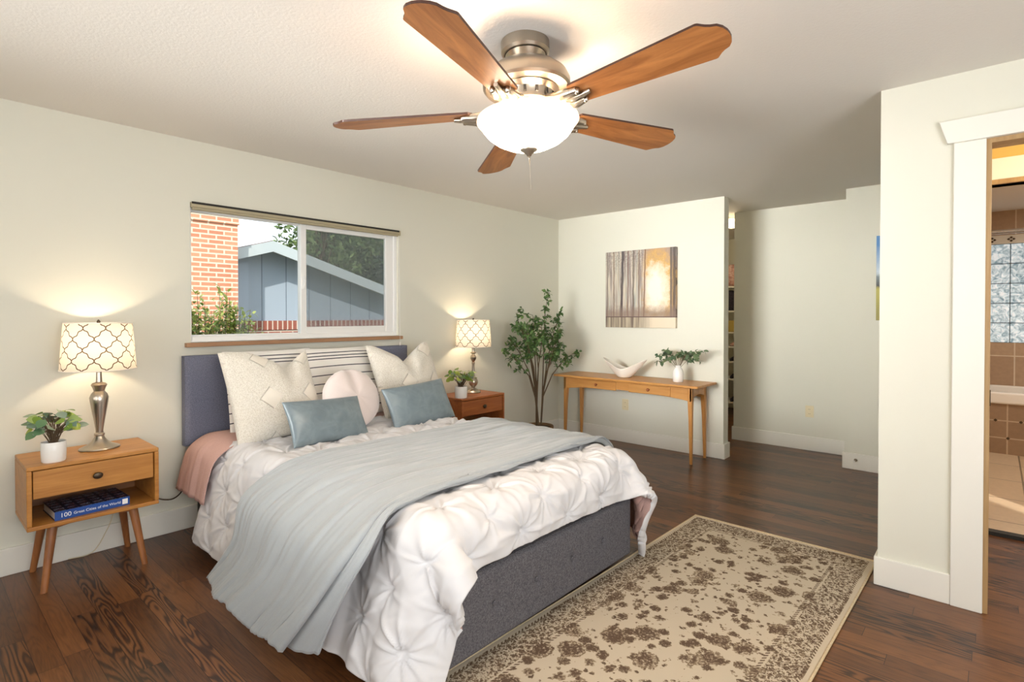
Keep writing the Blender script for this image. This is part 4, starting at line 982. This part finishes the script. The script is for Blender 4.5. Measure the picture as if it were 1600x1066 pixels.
def blade_mesh():
    # long blade with the notched ogee tip
    r0, r1 = .235, .805; n = 22; half = []
    for i in range(n + 1):
        f = i / n; x = r0 + (r1 - r0 - .075) * f; wd = .058 + .032 * f; half.append((x, wd))
    half += [(r1 - .068, .088), (r1 - .050, .070), (r1 - .038, .062), (r1 - .020, .054), (r1 - .008, .038), (r1 - .001, .016), (r1, 0.0)]
    start = [(r0 - .018, .030), (r0 - .008, .046)]
    up_ = start + half
    poly = up_ + [(x, -y) for x, y in reversed(up_[:-1])]
    mb = MB(); mb.prism(poly, 2, -.0045, .0045)
    mb.mi = [0, 0] + [1] * (len(mb.f) - 2)
    return mb
blade_data = None
for k in range(5):
    a = ph0 + k * 2 * PI / 5 - 2 * PI
    piv = bpy.data.objects.new('fan_blade', None)
    if k == 0:
        b = blade_mesh().build('fan_blade', ['blade', 'blade_edge'], fan); blade_data = b.data
    else:
        b = bpy.data.objects.new('fan_blade', blade_data); C.objects.link(b); b.parent = fan
    bpy.data.objects.remove(piv)
    b.rotation_euler = Euler((math.radians(-11), 0, a), 'XYZ'); b.location = (0, 0, zb + .012)
    ir = MB()
    # blade iron: two curved arms from the hub ending in a pair of sockets under the blade
    for s_ in (-1, 1):
        ir.tube([(.085, s_ * .014, .022), (.13, s_ * .020, .010), (.17, s_ * .030, -.008), (.215, s_ * .034, -.014), (.262, s_ * .030, -.012)], [.012, .016, .019, .020, .014], 8)
    ir.tube([(.10, 0, .018), (.16, 0, -.004), (.235, 0, -.016), (.30, 0, -.010)], [.010, .013, .015, .009], 8)
    ir.obox((.235, 0, -.010), (.05, .075, .006))
    io = ir.build('blade_iron', 'nickel', fan, angle=50)
    io.rotation_euler = (math.radians(-11), 0, a); io.location = (0, 0, zb + .010)
    for s_ in (-1, 1): MB().lathe([(.001, -.028), (.007, -.026), (.009, -.016), (.009, -.004)], 12, (.262, s_ * .030, 0)).build('blade_screw', 'nickel', io, smooth=True)
rim = MB().lathe([(.186, -.316), (.188, -.310), (.203, -.316), (.206, -.326), (.198, -.336), (.188, -.342)], 72, cap=False).build('bowl_rim', 'bowl_rim', fan, smooth=True)
MB().lathe([(.19, -.338), (.183, -.355), (.165, -.378), (.135, -.402), (.095, -.422), (.05, -.436), (.018, -.441)], 72, cap=False).build('glass_bowl', 'bowl_glass', fan, smooth=True)
MB().lathe([(.018, -.432), (.034, -.436), (.035, -.441), (.022, -.450), (.012, -.458), (.008, -.466), (.001, -.468)], 28).build('bowl_finial', 'nickel_dull', fan, smooth=True)
pc = MB(); 
for i in range(5): pc.lathe([(.001, 0), (.0035, .003), (.001, .006)], 8, (.002, 0, -.474 - i * .005))
pc.tube([(.002, 0, -.468), (.002, 0, -.60)], .0011, 5)
pc.build('pull_chain', 'nickel', fan)
for k in range(3):
    fl_ = lamp('fan_light', 'POINT', (.135 * math.cos(k * 2.094 + .5), .135 * math.sin(k * 2.094 + .5), -.340), 4, (1.0, .89, .76), shadow_soft_size=.03); fl_.parent = fan

# ------------------------------------------------------------------ closet
def dome_light(loc, rad, label, power):
    t = thing('ceiling_light', loc, label, 'ceiling light')
    MB().lathe([(rad * .75, 0), (rad * .8, -.02), (rad * .7, -.03)], 32).build('fixture_base', 'white_vinyl', t, smooth=True)
    MB().lathe([(rad * .72, -.025), (rad, -.045), (rad * .95, -.08), (rad * .6, -.11), (.001, -.12)], 32).build('glass_dome', 'dome_glass', t, smooth=True)
    return t
dome_light((6.25, 2.235, H), .085, 'small lit dome light on the closet ceiling', 8)
sh = thing('closet_shelving', (7.25, 2.7, 0), 'white shelving tower inside the closet', 'shelves')
zs_ = [.20, .505, .735, .93, 1.12, 1.40, 1.72]
for yy in (-.52, .52):
    MB().box(-.01, .35, yy - .01, yy + .01, 0, 2.0).build('side_panel', 'trim_paint', sh)
for z_ in zs_: MB().box(0, .35, -.51, .51, z_ - .018, z_).build('shelf', 'trim_paint', sh)
M['cloth_dark'] = fabric('dark_clothes', srgb(38, 34, 42), srgb(58, 52, 60), 60); M['cloth_pink'] = fabric('pink_clothes', srgb(176, 130, 122), srgb(214, 186, 176), 30)
M['mustard'] = plain('mustard_box', srgb(178, 156, 82), .8)
def lumpy(name, c, sz, mat, label, cat, seed, group=None):
    n = 14; th_ = np.linspace(0, PI, n); ph_ = np.linspace(0, 2 * PI, 2 * n); A, B = np.meshgrid(th_, ph_, indexing='ij')
    P = np.stack([np.sin(A) * np.cos(B), np.sin(A) * np.sin(B), np.cos(A)], -1); P = np.sign(P) * np.abs(P) ** .7; k = 1 + .12 * smoothnoise(P, 4, seed)
    P = P * k[..., None] * np.array(sz) / 2; P[..., 2] = np.maximum(P[..., 2], -sz[2] / 2)
    o = MB().grid(P).build(name, mat, smooth=True); o.location = (c[0], c[1], c[2] + sz[2] / 2); return tag(o, label, cat, group)
lumpy('folded_clothes', (7.40, 2.58, 1.72), (.22, .42, .30), 'cloth_pink', 'pink and white clothes heaped on the top closet shelf', 'clothes', 2)
lumpy('folded_clothes', (7.40, 2.58, 1.40), (.22, .46, .28), 'cloth_dark', 'black clothes pile in the closet below the pink heap', 'clothes', 4)
tag(MB().box(7.27, 7.53, 2.38, 2.80, 1.12, 1.27).build('storage_box', 'mustard', bevel=.01), 'mustard yellow storage box on a closet shelf', 'box')
def shoe(loc, label, seed, mat='cloth_dark'):
    n, m = 16, 14; P = np.zeros((n, m + 1, 3))
    for i in range(n):
        f = i / (n - 1); w_ = .04 * (max(0, math.sin(PI * min(max(f, .04), .96))) ** .45) * (1 - .15 * math.exp(-((f - .45) / .15) ** 2)); hh = .085 - .05 * f if f < .85 else .045 - .03 * (f - .85) / .15
        for j in range(m + 1):
            a = 2 * PI * j / m; P[i, j] = (.13 - .26 * f, w_ * math.cos(a), max(0, hh / 2 + hh / 2 * math.sin(a)))
    o = MB().grid(P).build('shoe', mat, smooth=True); o.location = loc; o.rotation_euler = (0, 0, random.uniform(-.1, .1)); tag(o, label, 'shoe', 'pairs of shoes in the closet')
for z_, lv, mt in ((.93, 'the shelf under the mustard box', 'cloth_pink'), (.735, 'the third shelf from the closet floor', 'cloth_dark'), (.505, 'the second shelf from the closet floor', 'cloth_dark'), (.20, 'the lowest closet shelf', 'cloth_dark')):
    for k, yy in enumerate((2.48, 2.60)):
        col = 'pale pink' if mt == 'cloth_pink' else 'dark'
        shoe((7.41, yy, z_), '%s shoe, the %s one of a pair on %s' % (col, ('right-hand', 'left-hand')[k], lv), k, mt)

# ------------------------------------------------------------------ bath
tub = thing('bathtub', (7.375, -.75, 0), 'white bathtub in a tan tiled surround', 'bathtub')
mb = MB(); X0, X1, Y0, Y1 = -.375, .375, -1.05, .95
mb.box(X0 - .02, X0 + .08, Y0, Y1, .49, .60).box(X1 - .06, X1, Y0, Y1, .49, .60).box(X0 + .08, X1 - .06, Y1 - .10, Y1, .49, .60).box(X0 + .08, X1 - .06, Y0, Y0 + .10, .49, .60).box(X0 + .08, X1 - .06, Y0 + .1, Y1 - .1, .15, .20)
mb.box(X0 + .05, X0 + .08, Y0, Y1, .15, .49).box(X1 - .06, X1 - .03, Y0, Y1, .15, .49)
mb.build('tub_basin', 'ceramic', tub, bevel=.018)
ap = MB().box(X0, X0 + .04, Y0, Y1, 0.012, .49).build('tiled_apron', 'apron_tile', tub)
ac = MB()
for k in range(9):
    for zz in (.165, .33):
        yy = .02 - .18 * k + (.09 if zz > .2 else 0) + .18; MB().prism([(yy + .62, zz), (yy + .635, zz + .015), (yy + .65, zz), (yy + .635, zz - .015)], 0, X0 - .002, X0).build('accent_tile', 'bronze', ap)
gw = thing('window_2', (7.80, 0, 0), 'glass block window above the bathtub', 'window'); gw['kind'] = 'structure'
t_ = NT('glass_block'); v = t_.coord('Object'); nb = t_.noise(v, 16, 2, .5, 1.5)
t_.base(t_.ramp(nb, [(.3, srgb(120, 146, 158)), (.5, srgb(178, 196, 202)), (.68, srgb(236, 242, 244))]), .12); t_.bump(nb, 1.0, .05)
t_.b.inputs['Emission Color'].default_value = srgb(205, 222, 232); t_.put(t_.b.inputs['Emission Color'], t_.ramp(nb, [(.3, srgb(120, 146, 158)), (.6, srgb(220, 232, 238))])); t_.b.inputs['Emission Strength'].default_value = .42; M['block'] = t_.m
M['grout'] = plain('dark_grout', srgb(96, 104, 106), .7)
MB().box(-.035, -.02, gy0, gy1, gz0, gz1).build('block_grout', 'grout', gw)
ncol, nrow = 5, 5; bw_ = .187; bh_ = (gz1 - gz0) / 5
gb = []
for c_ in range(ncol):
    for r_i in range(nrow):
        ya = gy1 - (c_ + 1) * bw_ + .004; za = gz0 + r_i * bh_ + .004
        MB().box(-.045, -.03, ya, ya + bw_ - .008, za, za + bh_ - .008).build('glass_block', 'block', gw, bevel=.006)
bd_ = struct('trim_6', MB().box(7.742, 7.75, -1.8, .2, gz1, gz1 + .09), 'cream_tile' if False else 'trim_paint', 'tile border band with brown diamonds above the glass blocks', 'tile border')
ac = MB()
for k in range(10):
    yc_ = .035 - .15 * k
    for (a, b) in ((0, .017), (0, -.017), (.02, 0), (-.02, 0)):
        MB().prism([(yc_ + a - .015, gz1 + .045 + b), (yc_ + a, gz1 + .045 + b + .013), (yc_ + a + .015, gz1 + .045 + b), (yc_ + a, gz1 + .045 + b - .013)], 0, 7.739, 7.742).build('border_diamond', 'bronze', bd_)
tag(MB().tube([(6.98, -1.8, 2.14), (6.98, .2, 2.14)], .013, 12).tube([(6.98, -1.8, 2.115), (6.98, .2, 2.115)], .006, 8).build('shower_rail', 'chrome', angle=40), 'chrome shower rail above the bathtub', 'rail')
dome_light((3.85, -.55, H), .12, 'lit dome light on the vanity area ceiling', 20)
l1 = lamp('vanity_light', 'POINT', (3.85, -.55, 2.2), 9, (1.0, .72, .38), shadow_soft_size=.1)
l2 = lamp('bath_light', 'AREA', (6.0, -.9, 2.40), 22, (1.0, .93, .84), shape='RECTANGLE', size=.8, size_y=.5)
l3 = lamp('closet_light', 'POINT', (6.30, 2.33, 2.26), 7, (1.0, .82, .58), shadow_soft_size=.07)

# ------------------------------------------------------------------ power cord by the bed
tag(MB().tube(catmull([(1.30, 3.68, .50), (1.22, 3.64, .52), (1.14, 3.62, .43), (1.12, 3.64, .33), (1.13, 3.68, .27), (1.09, 3.73, .22), (1.02, 3.75, .24), (.97, 3.775, .31)], 40).tolist(), .004, 8).build('power_cord', 'bronze', smooth=True), 'dark power cord looping beside the headboard near the nightstand', 'cord')
tag(MB().tube(catmull([(.97, 3.777, .31), (.93, 3.78, .36), (.85, 3.775, .30), (.78, 3.775, .12), (.7, 3.76, .01), (.6, 3.76, .01)], 30).tolist(), .0022, 6).build('lamp_cord', 'outlet', smooth=True), 'thin pale lamp cord trailing down the wall behind the nightstand', 'cord')

# ------------------------------------------------------------------ outside
M['lawn'] = plain('lawn', srgb(96, 116, 60), .95, 0, None, 30, .6, .05, .3)
tag(MB().box(-30, 60, 3.95, 60, -1.1, -1.0).build('ground_outside', 'lawn'), 'lawn outside the window', 'lawn', kind='structure')
def siding():
    t = NT('blue_grey_siding'); x, y, z = t.sep(t.coord('Object')); fr = t.m2('FRACT', t.m2('DIVIDE', x, .41))
    g = t.m2('LESS_THAN', fr, .035)
    t.base(t.mix(g, srgb(158, 170, 184), srgb(104, 116, 130)), .7); t.bump(t.m2('SUBTRACT', 1.0, g), .6, .01); M['siding'] = t.m
siding()
M['roof'] = plain('brown_shingles', srgb(120, 92, 84), .95, 0, None, 60, .8, .02, .25); M['fascia'] = plain('grey_fascia', srgb(178, 186, 188), .6); M['soffit'] = plain('soffit', srgb(150, 140, 132), .8)
hs = thing('neighbor_house', (3.95, 9.0, -1.0), 'blue grey gabled neighbour house with a brick base', 'house')
px, pz = 0., 3.47; sl_ = .30
def hz(x): return pz - sl_ * abs(x)
MB().prism([(-1.5, 2.25), (4.0, 2.25), (px, pz - .02), (-1.5, hz(-1.5) - .02)], 1, 0, .2).build('gable_wall', 'siding', hs)
MB().box(-1.5, 4.1, -.03, .2, 2.10, 2.25).build('brick_course', 'soldier_brick', hs)
MB().box(-1.5, 4.1, -.01, .2, 0, 2.10).build('brick_wall', 'red_brick', hs)
rf = MB()
for s_, xe in ((1, 4.5), (-1, -1.9)):
    rf.prism([(0, pz + .06), (s_ * abs(xe), hz(xe) + .06), (s_ * abs(xe), hz(xe) - .02), (0, pz - .02)], 1, -.40, 6)
rf.build('roof', 'roof', hs)
fa = MB()
for s_, xe in ((1, 4.5), (-1, -1.9)):
    fa.prism([(0, pz + .05), (s_ * abs(xe), hz(xe) + .05), (s_ * abs(xe), hz(xe) - .12), (0, pz - .12)], 1, -.44, -.40)
fa.build('fascia_board', 'fascia', hs)
MB().box(2.62, 2.72, -.06, 0, 2.02, 2.16).build('sill_block', 'white_vinyl', hs)
h2 = thing('neighbor_roof', (9.5, 14.0, -1.0), 'brown shingle roof of the house part behind the gable', 'roof')
MB().prism([(-4, 4.0), (-1.76, 4.07), (-1.13, 3.53), (-.5, 3.15), (.6, 2.4), (.6, 0), (-4, 0)], 1, 0, 3).build('hip_roof', 'roof', h2)
ch = thing('brick_chimney', (2.8, 8.3, -1.0), 'orange brick chimney with a corbelled top close to the window', 'chimney')
MB().box(-1.0, .505, 0, .64, 0, 3.66).build('stack', 'orange_brick', ch)
MB().box(-1.0, .525, -.025, .65, 3.66, 3.69).build('corbel', 'orange_brick', ch)
MB().box(-1.0, .515, -.012, .65, 3.69, 3.92).build('chimney_top', 'orange_brick', ch)
def tree(loc, hgt, cr, cz, n, mat, label, seed, name='garden_tree', lsz=.16, group=None, blobs=9, trunk=.12):
    r = np.random.default_rng(seed); t = thing(name, loc, label, 'tree' if 'tree' in name else 'shrub', group=group)
    tr = MB(); ctr = []
    for k in range(blobs):
        d = r.normal(size=3); d /= np.linalg.norm(d); c = np.array([0, 0, cz]) + d * np.array([cr, cr, (hgt - cz)]) * r.uniform(.35, .72); ctr.append((c, cr * r.uniform(.35, .55)))
    tr.tube([(0, 0, 0), (.05 * cr, 0, cz * .5), (0, 0, cz)], [trunk, trunk * .8, trunk * .5], 9)
    for c, _ in ctr: tr.tube([(0, 0, cz * .6), tuple((c + [0, 0, cz]) / 2), tuple(c)], [trunk * .45, trunk * .25, trunk * .08], 6)
    tr.build('trunk', 'bark', t, angle=50)
    m = n // blobs; V = []; F = []
    for c, rad in ctr:
        d = r.normal(size=(m, 3)); d /= np.linalg.norm(d, axis=1)[:, None]; p = c + d * (rad * r.uniform(.45, 1.1, (m, 1)) ** .6)
        a = r.normal(size=(m, 3)); a /= np.linalg.norm(a, axis=1)[:, None]; b = np.cross(a, r.normal(size=(m, 3))); b /= np.linalg.norm(b, axis=1)[:, None]
        s = lsz * r.uniform(.6, 1.2, (m, 1)); q = np.stack([p - a * s * .5, p + b * s * .24, p + a * s * .5, p - b * s * .24], 1).reshape(-1, 3)
        o_ = len(V); V += q.tolist(); F += [(o_ + 4 * i, o_ + 4 * i + 1, o_ + 4 * i + 2, o_ + 4 * i + 3) for i in range(m)]
    me = bpy.data.meshes.new('foliage'); me.from_pydata(V, [], F); me.materials.append(M[mat]); o = bpy.data.objects.new('foliage', me); C.objects.link(o); o.parent = t
    return t
tree((7.1, 13.0, -1.0), 6.8, 1.7, 4.6, 3800, 'leaf_out', 'thin leafy tree against the white sky above the gable', 2, lsz=.17, blobs=10, trunk=.06)
tree((12.2, 14.0, -1.0), 7.0, 3.2, 4.2, 16000, 'leaf_dark', 'large dark green tree filling the right window pane', 3, lsz=.22, blobs=16)
tree((10.6, 17.8, -1.0), 7.0, 2.6, 4.6, 9000, 'leaf_dark', 'dark green tree behind the brown roof', 6, lsz=.24, blobs=12)
tree((19.5, 19.5, -1.0), 7.5, 4.2, 3.6, 14000, 'leaf_out', 'broad green tree farthest to the right beyond the neighbour house', 7, lsz=.3, blobs=16)
def shrub(loc, label, seed, h_, rad, n, spread):
    r = random.Random(seed); t = thing('garden_shrub', loc, label, 'shrub'); sm = MB(); lm = MB()
    for i in range(n):
        a = r.uniform(0, 2 * PI); k = r.uniform(.2, 1) ** .6; e = Vector((math.cos(a) * rad * k, math.sin(a) * rad * k * .6, h_ * r.uniform(.80, 1.0) * (1.04 - .2 * k)))
        b = Vector((e.x * .3, e.y * .3, 0)); m_ = b.lerp(e, .55) + Vector((0, 0, .06)); sm.tube([b, m_, e], [.008, .005, .002], 5)
        for q in range(spread):
            f = q / spread; p_ = b.lerp(m_, f * 2) if f < .5 else m_.lerp(e, f * 2 - 1)
            for _ in range(3): leaf(lm, p_ + Vector((r.gauss(0, .02), r.gauss(0, .02), r.gauss(0, .02))), (r.gauss(0, 1), r.gauss(0, 1), r.gauss(.5, .7)), (0, 0, 1), r.uniform(.05, .08), r.uniform(.022, .034), 0, .2, 3)
    sm.build('stem', 'bark', t); lm.build('foliage', 'leaf_shrub', t, fix=False)
shrub((1.93, 5.45, -1.0), 'upright yellow green shrub in front of the brick chimney', 4, 2.80, .42, 120, 60)
shrub((3.28, 7.2, -1.0), 'small green bush tip at the bottom of the left pane', 9, 2.18, .16, 14, 22)
